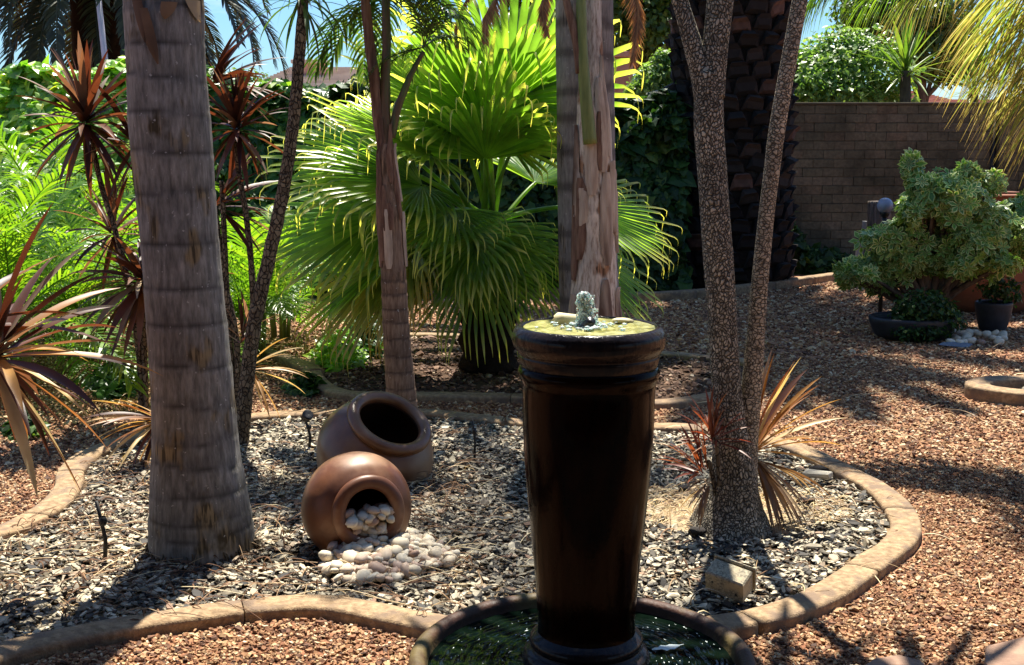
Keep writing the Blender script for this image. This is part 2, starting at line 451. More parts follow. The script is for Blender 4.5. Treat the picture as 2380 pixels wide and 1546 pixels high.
# bare sandy soil round the twin tree
tx, ty = G(1700, 1215)[0], G(1700, 1215)[1] + .12
dd = np.hypot((sx - tx) / 1.25, (sy - ty + .12))
keep = nr.random(len(sx)) < np.clip((dd - .17) / .16, 0.03, 1)
sx, sy = sx[keep], sy[keep]
ss = 0.0125 * np.exp(nr.normal(0, .30, len(sx)))
sz = nr.uniform(.012, .028, len(sx))
order = np.argsort(-(ss / sy)); tops = [i for i in order if abs(sx[i]) < .42 * sy[i]][:300]
mask = np.ones(len(sx), bool); mask[tops] = False
parts = np.array_split(np.flatnonzero(mask), 3); Vs, LV, LT, RN, off = [], [], [], [], 0
for k, idx in enumerate(parts):
    bv, bf = chip_base(k + 21, 6, .30, .9)
    pos = np.stack([sx[idx], sy[idx], sz[idx]], 1); s = ss[idx]
    sc = np.stack([s * nr.uniform(.9, 1.7, len(s)), s * nr.uniform(.7, 1.1, len(s)), s * nr.uniform(.5, 1.2, len(s))], 1)
    rot = rot_np(len(idx), tilt=0.33)
    V = np.einsum('kij,kmj->kmi', rot, bv[None] * sc[:, None, :]) + pos[:, None, :]
    lv = np.array([i for f in bf for i in f]); lt = np.array([len(f) for f in bf]); m_ = len(bv)
    Vs.append(V.reshape(-1, 3)); LV.append((lv[None] + (np.arange(len(idx)) * m_)[:, None]).reshape(-1) + off); LT.append(np.tile(lt, len(idx)))
    RN.append(np.repeat(nr.random(len(idx)), m_)); off += len(idx) * m_
me = mesh_np('slate_mulch', np.vstack(Vs), {'lv': np.concatenate(LV), 'lt': np.concatenate(LT)}, np.concatenate(RN), smooth=False)
put('slate_mulch', me, m_slate, mulch, kind='stuff')
sm_ = []
for k in range(8):
    bv, bf = chip_base(60 + k, 7, .28, .88); sm_.append(mesh_np('slate_chip', bv, bf, smooth=False)); sm_[-1].materials.append(m_slate)
for j, i in enumerate(tops):
    s = ss[i] * .95
    put('slate_chip', sm_[j % 8], None, mulch, (sx[i], sy[i], sz[i] + .006), (rng.gauss(0, .22), rng.gauss(0, .22), rng.uniform(0, 6.28)), (s * 1.35, s, s * .6))

# sandy mound round the twin tree
V, Fc = [], []; na, nr2 = 40, 12
for i in range(nr2 + 1):
    for j in range(na):
        a = 2 * PI * j / na; q = i / nr2; r_ = q * (.40 + .08 * mnoise.noise(Vector((math.cos(a) * 2, math.sin(a) * 2, 5))))
        x, y = math.cos(a) * r_ * 1.15, math.sin(a) * r_ * .8 - .05
        V.append((tx + x, ty + y, .006 + .028 * (1 - q) ** .7 + .006 * mnoise.noise(Vector((x * 20, y * 20, 0)))))
for i in range(nr2):
    for j in range(na): a, b = i * na + j, i * na + (j + 1) % na; Fc.append((a, a + na, b + na, b))
put('sand_mound', mesh_np('sand_mound', V, Fc), solid_mat('dry_sand', (.26, .19, .11), (.42, .33, .20), scale=40, rough=.95, bump=1, dist=.006, c3=(.20, .14, .09), scale2=9), mulch)

# fallen straw and leaf litter
def litter(name, n, area, lmin, lmax, w, mat, parent, z=.05, curl=.8):
    mb_v, mb_f, rn, k = [], [], [], 0
    while k < n:
        x, y = area(); L = rng.uniform(lmin, lmax); a = rng.gauss(0.15, .9); c = rng.gauss(0, curl); zz = z + rng.uniform(0, .012)
        px, py = x, y; vs = []
        for q in range(6):
            t = q / 5; ww = w * (1 - .8 * abs(t - .4)) * rng.uniform(.8, 1.1)
            hz = zz + .012 * math.sin(t * PI) * (1 if k % 3 else 2.4)
            nx, ny = -math.sin(a), math.cos(a)
            vs += [(px + nx * ww, py + ny * ww, hz - .001), (px, py, hz + ww * .8), (px - nx * ww, py - ny * ww, hz - .001)]
            px += math.cos(a) * L / 5; py += math.sin(a) * L / 5; a += c * L
        o = len(mb_v); mb_v += vs; rn += [rng.random()] * len(vs)
        for q in range(5):
            b = o + q * 3; mb_f += [(b, b + 1, b + 4, b + 3), (b + 1, b + 2, b + 5, b + 4)]
        k += 1
    return put(name, mesh_np(name, mb_v, mb_f, rn), mat, parent, kind='stuff')
m_straw = leaf_mat('straw', [(0, (0.20, 0.11, 0.05)), (.35, (0.38, 0.24, 0.11)), (.7, (0.56, 0.42, 0.22)), (1, (0.66, 0.55, 0.33))], trans=.15, rough=.6)
m_litter = leaf_mat('brown_litter', [(0, (.05, .025, .015)), (.5, (.13, .065, .035)), (1, (.26, .15, .08))], trans=.1, rough=.8, spec=.2)
def area_bed():
    while True:
        x, y = (rng.uniform(-2.4, -.2), rng.uniform(3.6, 5.6)) if rng.random() < .75 else (rng.uniform(-2, 1.8), rng.uniform(3.8, 6.8))
        if inside([x], [y], lineA)[0]: return x, y
litter('straw_litter', 240, area_bed, .06, .34, .0013, m_straw, mulch, .034, curl=.35)
def area_tree():
    a = rng.uniform(0, 2 * PI); r = rng.uniform(.12, .42)
    return tx + math.cos(a) * r * 1.2, ty + math.sin(a) * r * .8
litter('fine_straw', 700, area_tree, .03, .10, .0014, m_straw, mulch, .026)
litter('brown_leaf_litter', 480, area_bed, .02, .09, .0035, m_litter, mulch, .03, curl=1.5)
litter('dark_straw', 420, area_bed, .05, .25, .0016, m_litter, mulch, .034, curl=.4)
def area_path():
    y = rng.uniform(3.6, 9); return rng.uniform(-.5 * y, .5 * y), y
litter('dry_twig_litter', 260, area_path, .05, .22, .0022, m_straw, ground, .016)

# ---- second bed soil
bedB = lineB[::2].copy(); bedB[:, 2] = 0.012
m_soil2 = solid_mat('bare_soil', (0.03, 0.018, 0.012), (0.09, 0.055, 0.035), scale=30, rough=.95, spec=.1, bump=.8, dist=.01)  # dark brown soil mottled by noise
palm_bed = put('palm_bed_soil', mesh_np('palm_bed_soil', bedB, [tuple(range(len(bedB)))], smooth=False), m_soil2)
tag(palm_bed, 'bare dark soil bed under the spreading fan palm', 'soil bed', kind='structure')
bx, by = nr.uniform(-2, 2.2, 9000), nr.uniform(7.2, 10, 9000)
ok = inside(bx, by, lineB); bx, by = bx[ok], by[ok]
bv, bf = chip_base(77, 5, .4)
put('bark_litter', scatter('bark_litter', bv, bf, np.stack([bx, by, np.full(len(bx), .018)], 1), rot_np(len(bx), tilt=.4), .017 * np.exp(nr.normal(0, .4, len(bx)))), 
    chip_mat('bark_litter', [(0, (0.04, 0.02, 0.012)), (.5, (0.12, 0.06, 0.035)), (.9, (0.22, 0.13, 0.08)), (1, (.45, .36, .25))]), palm_bed, kind='stuff')

# ---- kerbs: lengths of cast concrete with hairline joints
m_kerb = solid_mat('kerb_concrete', (0.19, 0.125, 0.07), (0.36, 0.25, 0.145), scale=38, rough=.9, spec=.2, bump=.9, dist=.004, c3=(0.18, 0.125, 0.085), scale2=11.0)
def kerb(line, width, height, label, group, seg=0.75, base=0.0, seed=0, jitter=.004):
    root = empty('garden_kerb', (float(line[:, 0].mean()), float(line[:, 1].mean()), 0), label, 'kerb', group)
    d = np.concatenate([[0], np.cumsum(np.hypot(*np.diff(line[:, :2], axis=0).T))])
    n = max(8, int(d[-1] / .04)); s = np.linspace(0, d[-1], n)
    pts = np.stack([np.interp(s, d, line[:, 0]), np.interp(s, d, line[:, 1])], 1)
    T = np.gradient(pts, axis=0); T /= np.linalg.norm(T, axis=1)[:, None] + 1e-9
    N = np.stack([-T[:, 1], T[:, 0]], 1); w = width / 2; h = height
    c_ = .012; prof = [(-w, base - .03), (-w, h * .6), (-w, h - c_), (-w + c_ * .35, h - c_ * .3), (-w + c_, h), (-w * .3, h + .002), (w * .3, h + .002), (w - c_, h), (w - c_ * .35, h - c_ * .3), (w, h - c_), (w, h * .6), (w, base - .03)]
    k = 0; r = random.Random(seed)
    while k < n - 3:
        e = min(n - 1, k + int(r.uniform(.7, 1.3) * seg / (d[-1] / n)))
        if n - 1 - e < 5: e = n - 1
        V = []
        for i in range(k, e + 1):
            q = pts[i].copy()
            if i == e and e != n - 1: q = q - T[i] * .004
            wob = 1 + .05 * mnoise.noise(Vector((pts[i][0] * 3, pts[i][1] * 3, seed)))
            for (o_, z) in prof:
                zz = z + jitter * mnoise.noise(Vector((q[0] * 7 + o_ * 30, q[1] * 7, 3.0)))
                V.append((q[0] + N[i][0] * o_ * wob - root.location.x, q[1] + N[i][1] * o_ * wob - root.location.y, zz))
        m_ = len(prof); Fc = []
        for i in range(e - k):
            for j in range(m_ - 1):
                a = i * m_ + j; Fc.append((a, a + 1, a + m_ + 1, a + m_))
        Fc.append(tuple(range(m_ - 1, -1, -1))); Fc.append(tuple(range((e - k) * m_, (e - k + 1) * m_)))
        o = put('kerb_section', mesh_np('kerb_section', V, [f[::-1] for f in Fc]), m_kerb, root)
        for p_ in o.data.polygons[-2:]: p_.use_smooth = False
        k = e
    return root
kerb(lineA, .122, KERB_Z, 'winding terracotta concrete kerb round the slate chip bed with the pots', 'garden bed kerbs', .8)
kerb(lineB, .125, KERB_Z, 'concrete kerb round the dark bed under the fan palm', 'garden bed kerbs', .8, seed=3)
kerb(ringC, .15, .085, 'rounded brown kerb end ringing white pebbles at the right edge', 'garden bed kerbs', 2.0, seed=5)
lineD = spline([G(735, 858, .05), G(700, 842, .05), G(650, 822, .05), G(560, 800, .05), G(420, 790, .05)], 30)
kerb(lineD, .12, .05, 'low kerb running off left behind the thin leaning trunk', 'garden bed kerbs', 1.0, seed=7)
lineE = spline([G(1440, 690, .05), G(1600, 684, .05), G(1750, 668, .05), G(1870, 652, .05), G(1960, 640, .05)], 30)
kerb(lineE, .14, .09, 'far low kerb along the ivy at the foot of the wall', 'garden bed kerbs', 1.0, seed=8)

# stones in the ring
m_peb = chip_mat('pale_pebble', [(0, (0.32, 0.19, 0.13)), (.14, (0.46, 0.33, 0.25)), (.34, (0.54, 0.43, 0.30)), (.6, (0.60, 0.51, 0.37)), (1, (0.66, 0.59, 0.46))], scale=30, bump=.15, vein=.15, rough=.6)
def pebble_mesh(seed):
    r = random.Random(seed); V = []; rings, seg = 5, 8
    V.append((0, 0, -1))
    for i in range(1, rings):
        ph = -PI / 2 + PI * i / rings
        for j in range(seg):
            a = 2 * PI * (j + .5 * (i % 2)) / seg
            V.append((math.cos(ph) * math.cos(a), math.cos(ph) * math.sin(a), math.sin(ph)))
    V.append((0, 0, 1)); V2 = []
    for v in V:
        q = 1 + .26 * mnoise.noise(Vector(v) * 1.1 + Vector((seed * 3.1, 0, 0))); s = [abs(c) ** .85 * (1 if c > 0 else -1) for c in v]
        V2.append((s[0] * q * 1.25, s[1] * q, s[2] * q * .72))
    Fc = [(0, 1 + (j + 1) % seg, 1 + j) for j in range(seg)]
    for i in range(rings - 2):
        for j in range(seg):
            a, b = 1 + i * seg + j, 1 + i * seg + (j + 1) % seg
            Fc.append((a, b, b + seg, a + seg))
    t = len(V2) - 1; b0 = 1 + (rings - 2) * seg
    Fc += [(b0 + j, b0 + (j + 1) % seg, t) for j in range(seg)]
    me = mesh_np('pebble', V2, Fc); me.materials.append(m_peb); return me
peb = [pebble_mesh(k) for k in range(9)]
rc = (ringC[:, 0].mean(), ringC[:, 1].mean())
ring_stones = empty('pebble_cluster', (rc[0], rc[1], 0), 'white pebbles heaped inside the rounded kerb end at right', 'pebbles', 'pale decorative pebbles')
for k in range(26):
    a, r_ = rng.uniform(0, 6.28), rng.uniform(0, .2)
    put('pebble', peb[k % 9], None, ring_stones, (math.cos(a) * r_ * 1.2, math.sin(a) * r_ * .8 - .02, .02 + rng.uniform(0, .01)), (rng.gauss(0, .2), rng.gauss(0, .2), rng.uniform(0, 6)), rng.uniform(.018, .03))
# stones beside the variegated shrub
p0 = G(2255, 795)
far_stones = empty('pebble_cluster', (p0.x, p0.y, 0), 'line of pale stones on the gravel below the black pot', 'pebbles', 'pale decorative pebbles')
for k in range(34):
    q = G(rng.uniform(2195, 2345), rng.uniform(778, 803))
    put('pebble', peb[k % 9], None, far_stones, (q.x - p0.x, q.y - p0.y, .025), (rng.gauss(0, .2), rng.gauss(0, .2), rng.uniform(0, 6)), rng.uniform(.028, .045))

# ---- stepping slabs at the lower right
m_slab = solid_mat('slab_concrete', (0.20, 0.12, 0.085), (0.30, 0.19, 0.13), scale=20, rough=.85, spec=.25, bump=.4, dist=.003, c3=(0.15, 0.10, 0.075), scale2=4)
def slab(px, label):
    pts = [G(u, v, .03) for u, v in px]; c = sum(pts, Vector()) / len(pts); n = len(pts)
    V = [(p.x - c.x, p.y - c.y, -.02) for p in pts] + [(p.x - c.x, p.y - c.y, .012) for p in pts] + [((p.x - c.x) * .965, (p.y - c.y) * .965, .02) for p in pts]
    Fc = [tuple(range(2 * n, 3 * n))]
    for k in range(2):
        for i in range(n): a, b = k * n + i, k * n + (i + 1) % n; Fc.append((a, b, b + n, a + n))
    if (pts[1] - pts[0]).cross(pts[2] - pts[1]).z < 0: Fc = [f[::-1] for f in Fc]
    o = put('stepping_stone', mesh_np('stepping_stone', V, Fc, smooth=False), m_slab, None, (c.x, c.y, .012))
    tag(o, label, 'paver', 'stepping stones in the gravel')
slab([(1985, 1560), (2035, 1530), (2090, 1522), (2140, 1535), (2175, 1570), (2160, 1640), (2000, 1650)], 'brown stepping slab cut by the bottom edge of the photo')
slab([(2288, 1540), (2290, 1502), (2340, 1490), (2400, 1476), (2480, 1500), (2500, 1600), (2330, 1620)], 'brown stepping slab in the bottom right corner of the gravel')

# ================================================================== BRICK WALL
WALL_Y = 15.5; BL, BH, JT = .262, .113, .009
def brick_mat(name, stops):
    m, nt, out = new_mat(name)
    oi = nt.nodes.new('ShaderNodeObjectInfo'); v = vary(nt); rp = ramp(nt, stops); nt.links.new(v, rp.inputs['Fac'])
    geo = nt.nodes.new('ShaderNodeNewGeometry')
    no = nd(nt, 'ShaderNodeTexNoise', Scale=1.1, Detail=6.0, Roughness=.65); nt.links.new(geo.outputs['Position'], no.inputs['Vector'])
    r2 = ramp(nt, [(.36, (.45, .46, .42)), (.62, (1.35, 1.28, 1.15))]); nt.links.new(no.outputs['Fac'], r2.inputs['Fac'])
    n2 = nd(nt, 'ShaderNodeTexNoise', Scale=26, Detail=5.0); nt.links.new(geo.outputs['Position'], n2.inputs['Vector'])
    r3 = ramp(nt, [(.3, (.7, .7, .7)), (.7, (1.2, 1.2, 1.2))]); nt.links.new(n2.outputs['Fac'], r3.inputs['Fac'])
    col = mixc(nt, 1, mixc(nt, 1, rp.outputs['Color'], r2.outputs['Color'], 'MULTIPLY'), r3.outputs['Color'], 'MULTIPLY')
    pb = nd(nt, 'ShaderNodeBsdfPrincipled'); pb.inputs['Roughness'].default_value = .9; pb.inputs['Specular IOR Level'].default_value = .2
    nt.links.new(col, pb.inputs['Base Color'])
    bp = nt.nodes.new('ShaderNodeBump'); bp.inputs['Strength'].default_value = .6; bp.inputs['Distance'].default_value = .006
    nt.links.new(n2.outputs['Fac'], bp.inputs['Height']); nt.links.new(bp.outputs['Normal'], pb.inputs['Normal'])
    nt.links.new(pb.outputs[0], out.inputs['Surface']); return m
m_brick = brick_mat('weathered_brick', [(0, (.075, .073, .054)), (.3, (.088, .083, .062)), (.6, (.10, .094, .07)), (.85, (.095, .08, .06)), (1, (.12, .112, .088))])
m_mortar = solid_mat('mortar', (.065, .058, .042), (.09, .08, .058), scale=20, rough=.95, spec=.1, bump=.4)
def brick_wall(x0, x1, y, ztop, label, budget, xpri):
    w = empty('brick_wall', ((x0 + x1) / 2, y, 0), label, 'wall', 'garden boundary walls')
    cx = (x0 + x1) / 2
    V, Fc = box(x1 - x0, .20, ztop - .02, 0, (0, .115, (ztop - .02) / 2)); put('mortar_core', mesh_np('mortar_core', V, Fc, smooth=False), m_mortar, w)
    V, Fc = box(x1 - x0 + .02, .27, .03, .006, (0, .11, ztop - .004)); put('coping', mesh_np('coping', V, Fc, smooth=False), m_mortar, w)
    lst = []; rows = int((ztop - .02) / BH)
    for r_ in range(rows):
        x = x0 - (BL / 2 if r_ % 2 else 0)
        while x < x1 - .03:
            a, b = max(x, x0), min(x + BL - JT * .6, x1)
            if b - a > .05: lst.append(((a + b) / 2, b - a, ztop - .02 - (r_ + .5) * BH))
            x += BL
    lst.sort(key=lambda t: abs(t[0] - xpri) + (0 if t[2] > .3 else 3))
    meshes = []
    for k in range(5):
        V, Fc = box(1, .1, BH - JT * .7, .004); V = V.copy(); r = random.Random(k)
        V[:, 1] += np.array([r.uniform(-.002, .002) for _ in V]); V[:, 2] += np.array([r.uniform(-.0025, .0025) for _ in V])
        me = mesh_np('brick', V, Fc, smooth=False); me.materials.append(m_brick); meshes.append(me)
    mb = MB()
    for i, (bx_, L, z) in enumerate(lst):
        dy = rng.uniform(-.008, .006)
        if i < budget: put('brick', meshes[i % 5], None, w, (bx_ - cx, .052 + dy, z), (0, 0, 0), (L, 1, 1))
        else:
            V, Fc = box(L, .1, BH - JT, .005, (bx_ - cx, .052 + dy, z)); mb.add(V, Fc, rng.random())
    if mb.n: put('brickwork', mb.mesh('brickwork', False), m_brick, w, kind='stuff')
    return w
ztop = P(2000, 240, WALL_Y).z
xg = P(2306, 400, WALL_Y).x
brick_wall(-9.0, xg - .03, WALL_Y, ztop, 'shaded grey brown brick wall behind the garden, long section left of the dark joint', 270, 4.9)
c_ = P(2306, 400, WALL_Y)
V, Fc = tube([(0, 0, 0), (0, 0, ztop - .02)], [.042, .042], 14)  # black upright added so no sky shows through; stands for the dark joint
filler = put('joint_filler', mesh_np('joint_filler', V, Fc), solid_mat('joint_black', (.006,) * 3, (.012,) * 3, rough=.6), None, (xg, WALL_Y + .02, 0)); tag(filler, 'thin black vertical pipe added to close the joint between the two brick wall sections', 'filler')
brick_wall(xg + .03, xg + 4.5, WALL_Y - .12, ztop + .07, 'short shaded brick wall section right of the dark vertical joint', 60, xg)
# ================================================================== FOUNTAIN
def glaze_mat(name, c1, c2, rough, bump=.25, scale=30, dist=.0015, coat=.6):
    return solid_mat(name, c1, c2, scale=scale, rough=rough, spec=.05, bump=bump, dist=dist, c3=(c2[0] * 1.3, c2[1] * 1.2, c2[2] * 1.1), scale2=5, coat=coat, stretch=(1, 1, .45), rough_var=.08)
m_glaze = glaze_mat('dark_brown_glaze', (0.002, 0.001, 0.0008), (0.006, 0.002, 0.001), .14, coat=0.0)
m_wet = glaze_mat('wet_black_glaze', (0.008, 0.007, 0.008), (0.016, 0.012, 0.012), .16, bump=.8, scale=26, dist=.004, coat=.2)
m_bowl = solid_mat('bowl_ceramic', (0.03, 0.013, 0.008), (0.065, 0.028, 0.016), scale=26, rough=.55, spec=.22, bump=.6, dist=.003, c3=(0.11, 0.08, 0.03), scale2=6, coat=.0, rough_var=.12)
FX, FY = P(1366, 1100, 3.1).x, 3.1
def fr(v, half):          # height and radius of a silhouette point of the pedestal
    x, y, dz = ray(1366, v); t = FY / y
    return (half / F * t, EYE + dz * t)
fountain = empty('water_fountain', (FX, FY, 0), 'tall dark brown glazed pedestal fountain bubbling over into its round bowl', 'fountain')
# pedestal body
prof = [fr(1500, 128), fr(1455, 113), fr(1380, 117), fr(1300, 124), fr(1230, 132), fr(1150, 140), fr(1060, 148), fr(980, 152.5), fr(915, 154), fr(893, 155.5), fr(884, 158), fr(872, 163), fr(862, 165), fr(852, 162), fr(848, 159)]
V, Fc = lathe(smooth_profile(prof, 90), 96, .004, 1)
put('pedestal', mesh_np('pedestal', V, Fc), m_glaze, fountain)
prof = [fr(850, 157), fr(838, 161), fr(826, 163), fr(820, 162), fr(813, 168), fr(800, 176), fr(785, 179), fr(771, 177), fr(760, 169), fr(756, 160)]
rz = fr(756, 160)[1]
prof += [(prof[-1][0] - .008, rz - .006), (prof[-1][0] - .012, rz - .03)]
V, Fc = lathe(smooth_profile(prof, 60), 96, .006, 2)
put('rim', mesh_np('rim', V, Fc), m_wet, fountain)
wr = prof[-2][0]
# water lying in the rim, with ripples
def disc(r, nr_, na, fn):
    V = [(0, 0, fn(0, 0))]; Fc = []
    for i in range(1, nr_ + 1):
        for j in range(na):
            a = 2 * PI * j / na; rr = r * i / nr_
            V.append((math.cos(a) * rr, math.sin(a) * rr, fn(math.cos(a) * rr, math.sin(a) * rr)))
    Fc += [(0, 1 + j, 1 + (j + 1) % na) for j in range(na)]
    for i in range(nr_ - 1):
        for j in range(na):
            a, b = 1 + i * na + j, 1 + i * na + (j + 1) % na
            Fc.append((a, a + na, b + na, b))
    return V, Fc
def water_mat(name, c1, c2, rough=.04, trans=0.0, scale=14, bump=.4):
    m = solid_mat(name, c1, c2, scale=scale, rough=rough, spec=.55, bump=bump, dist=.004)
    for n in m.node_tree.nodes:
        if n.type == 'BSDF_PRINCIPLED': n.inputs['Transmission Weight'].default_value = trans; n.inputs['IOR'].default_value = 1.33 if c1[0] > .1 else 1.15
    return m
m_topw = water_mat('algae_tinted_water', (0.16, 0.15, 0.035), (0.42, 0.40, 0.16), .08, scale=22)
def topwave(x, y):
    r = math.hypot(x, y); return rz - .004 + .0022 * math.sin(r * 260) * (1 - r / .2) + .002 * mnoise.noise(Vector((x * 40, y * 40, 0)))
V, Fc = disc(wr, 34, 72, topwave); put('top_water', mesh_np('top_water', V, Fc), m_topw, fountain)
# nozzle and bubbling jet
jx = P(1360, 745, FY).x - FX
V, Fc = tube([(jx + .005, -.03, rz - .02), (jx + .008, -.036, rz + .008), (jx + .012, -.05, rz + .018)], [.012, .012, .012], 14)
put('nozzle', mesh_np('nozzle', V, Fc), solid_mat('black_plastic', (.008,) * 3, (.014,) * 3, rough=.35), fountain)
m_jet, nt, out = new_mat('splashing_water')
pb = nd(nt, 'ShaderNodeBsdfPrincipled'); pb.inputs['Base Color'].default_value = (.86, 1.0, .97, 1); pb.inputs['Roughness'].default_value = .06
pb.inputs['IOR'].default_value = 1.33; pb.inputs['Transmission Weight'].default_value = .6; pb.inputs['Subsurface Weight'].default_value = .5; pb.inputs['Subsurface Radius'].default_value = (.02, .03, .03)
nt.links.new(pb.outputs[0], out.inputs['Surface'])
mb = MB(); r = random.Random(5)
_n = 26; _h = P(1362, 682, FY).z - rz

def blob(c, s, seed):
    V = []; rings, seg = 5, 8; V.append((0, 0, -1))
    for i in range(1, rings):
        ph = -PI / 2 + PI * i / rings
        V += [(math.cos(ph) * math.cos(2 * PI * j / seg), math.cos(ph) * math.sin(2 * PI * j / seg), math.sin(ph)) for j in range(seg)]
    V.append((0, 0, 1))
    V = [tuple(np.array(v) * s * (1 + .5 * mnoise.noise(Vector(v) * 1.6 + Vector((seed, 0, 0)))) + np.array(c)) for v in V]
    Fc = [(0, 1 + (j + 1) % seg, 1 + j) for j in range(seg)]
    for i in range(rings - 2):
        for j in range(seg):
            a, b = 1 + i * seg + j, 1 + i * seg + (j + 1) % seg; Fc.append((a, b, b + seg, a + seg))
    b0 = 1 + (rings - 2) * seg; Fc += [(b0 + j, b0 + (j + 1) % seg, len(V) - 1) for j in range(seg)]
    return V, Fc
jh = P(1362, 682, FY).z - rz
for k in range(1700):
    t = r.random() ** .8; w = .025 * (1.15 - .5 * t) if t < .96 else .012
    c = (jx + r.gauss(0, w * .42) + .004 * math.sin(t * 5), r.gauss(0, w * .42), rz + t * jh)
    V, Fc = blob(c, np.array([1, 1, r.uniform(1, 2.2)]) * r.uniform(.0009, .0030), k); mb.add(V, Fc)
for k in range(160):
    a, q = r.uniform(0, 6.28), r.gauss(0, .05)
    V, Fc = blob((jx + math.cos(a) * q, math.sin(a) * q, rz + r.uniform(-.002, .004)), np.array([1.4, 1.4, .6]) * r.uniform(.002, .006), k); mb.add(V, Fc)
put('water_jet', mb.mesh('water_jet'), m_jet, fountain, kind='stuff')
# base mouldings
prof = [fr(1461, 113), fr(1468, 122), fr(1476, 130), fr(1486, 132), fr(1494, 127), fr(1500, 130), fr(1508, 142), fr(1524, 148), fr(1538, 146), fr(1546, 143), fr(1575, 146), fr(1600, 150)]
V, Fc = lathe(smooth_profile(prof, 70), 96, .005, 3); put('base', mesh_np('base', V, Fc), m_wet, fountain)
# bowl
ZR = .155
prof = [(.36, .0), (.41, .03), (.455, .09), (.468, .125), (.466, .148), (.452, .158), (.434, .156), (.424, .146), (.418, .12), (.40, .07), (.33, .03), (.05, .025)]
V, Fc = lathe(smooth_profile(prof, 70), 128, .010, 4)
bowl = put('bowl', mesh_np('bowl', V, Fc), m_bowl, fountain, (BOWL[0] - FX, 0, 0))
m_bw = water_mat('dark_pond_water', (0.001, 0.003, 0.002), (0.003, 0.007, 0.004), .03, scale=10, bump=.15)
def bwave(x, y):
    r = math.hypot(x - (FX - BOWL[0]), y); f = Vector((x * 26, y * 26, 1.7))
    return .122 + .0010 * math.sin(r * 170 + 2 * mnoise.noise(f)) + .0016 * mnoise.noise(f * 1.3) + .0011 * mnoise.noise(f * 4.3)
V, Fc = disc(.419, 90, 220, bwave); put('bowl_water', mesh_np('bowl_water', V, Fc), m_bw, fountain, (BOWL[0] - FX, 0, 0))
mb = MB(); r = random.Random(12)  # small white flecks scattered over the bowl water
for k in range(240):
    a, q = r.uniform(0, 6.28), math.sqrt(r.uniform(.1, 1)) * .41; s_ = r.uniform(.0005, .0016); x, y = math.cos(a) * q, math.sin(a) * q
    if math.hypot(x - (FX - BOWL[0]), y) < .165: continue
    L_ = r.uniform(1, 5); tn = math.atan2(y, x) + PI / 2; c_, s2 = math.cos(tn), math.sin(tn)
    V = [(x + (c_ * px * L_ - s2 * py) * s_, y + (s2 * px * L_ + c_ * py) * s_, bwave(x, y) + (.0016 if i == 4 else .0004)) for i, (px, py) in enumerate(((-1, 0), (0, -1), (1, 0), (0, 1), (0, 0)))]
    mb.add(V, [(0, 1, 4), (1, 2, 4), (2, 3, 4), (3, 0, 4)])
put('white_flecks', mb.mesh('white_flecks'), solid_mat('fleck_white', (.55, .62, .60), (.75, .8, .78), rough=.4), fountain, (BOWL[0] - FX, 0, 0), kind='stuff')
# cable over the rim
m_black = solid_mat('black_rubber', (.01,) * 3, (.02,) * 3, rough=.5)
pth = spline([P(1605, 1345 + 60, 3.55), P(1610, 1385, 3.52), P(1640, 1368, 3.58), P(1690, 1385, 3.68)], 14)
V, Fc = tube(np.array(pth) - np.array([FX, FY, 0]), [.002] * 14, 6); put('pump_cable', mesh_np('pump_cable', V, Fc), m_black, fountain)
# stones on the rim, each a thing
def stone(c, s, rz_, seed, mat, name='stone', label='', cat='stone', group=None):
    me = pebble_mesh(seed).copy(); me.name = name; me.materials.clear(); me.materials.append(mat)
    o = put(name, me, None, None, c, (0, .1, rz_), s); tag(o, label, cat, group); return o
m_cream = solid_mat('cream_stone', (.52, .45, .24), (.68, .62, .42), scale=30, rough=.6, c3=(.40, .32, .12), scale2=40)
c = P(1318, 745, FY + .06); stone((c.x, c.y, rz + .006), (.034, .024, .026), .2, 3, m_cream, label='larger cream stone on the fountain rim left of the water jet', group='stones in the fountain top')
c = P(1448, 748, FY + .07); stone((c.x, c.y, rz + .001), (.026, .016, .012), .5, 5, m_cream, label='small flat cream stone on the fountain rim right of the water jet', group='stones in the fountain top')
# pale leaf afloat
V = []; n = 9
for i in range(n):
    t = i / (n - 1); w = .016 * math.sin(PI * min(1, t * 1.02 + .03)) ** .8 * (1 + .3 * math.sin(t * 21))
    V += [(t * .10, -w, .001 + .002 * math.sin(t * 9)), (t * .10, 0, .003), (t * .10, w, .001)]
Fc = []
for i in range(n - 1): b = i * 3; Fc += [(b, b + 3, b + 4, b + 1), (b + 1, b + 4, b + 5, b + 2)]
c = G(1515, 1512, .126)
o = put('floating_leaf', mesh_np('floating_leaf', V, Fc), leaf_mat('pale_dead_leaf', [(0, (.50, .58, .60)), (1, (.60, .68, .70))], trans=.1), None, (c.x, c.y, .1275), (0, 0, .35))
tag(o, 'pale grey leaf floating on the dark bowl water right of the pedestal', 'leaf')

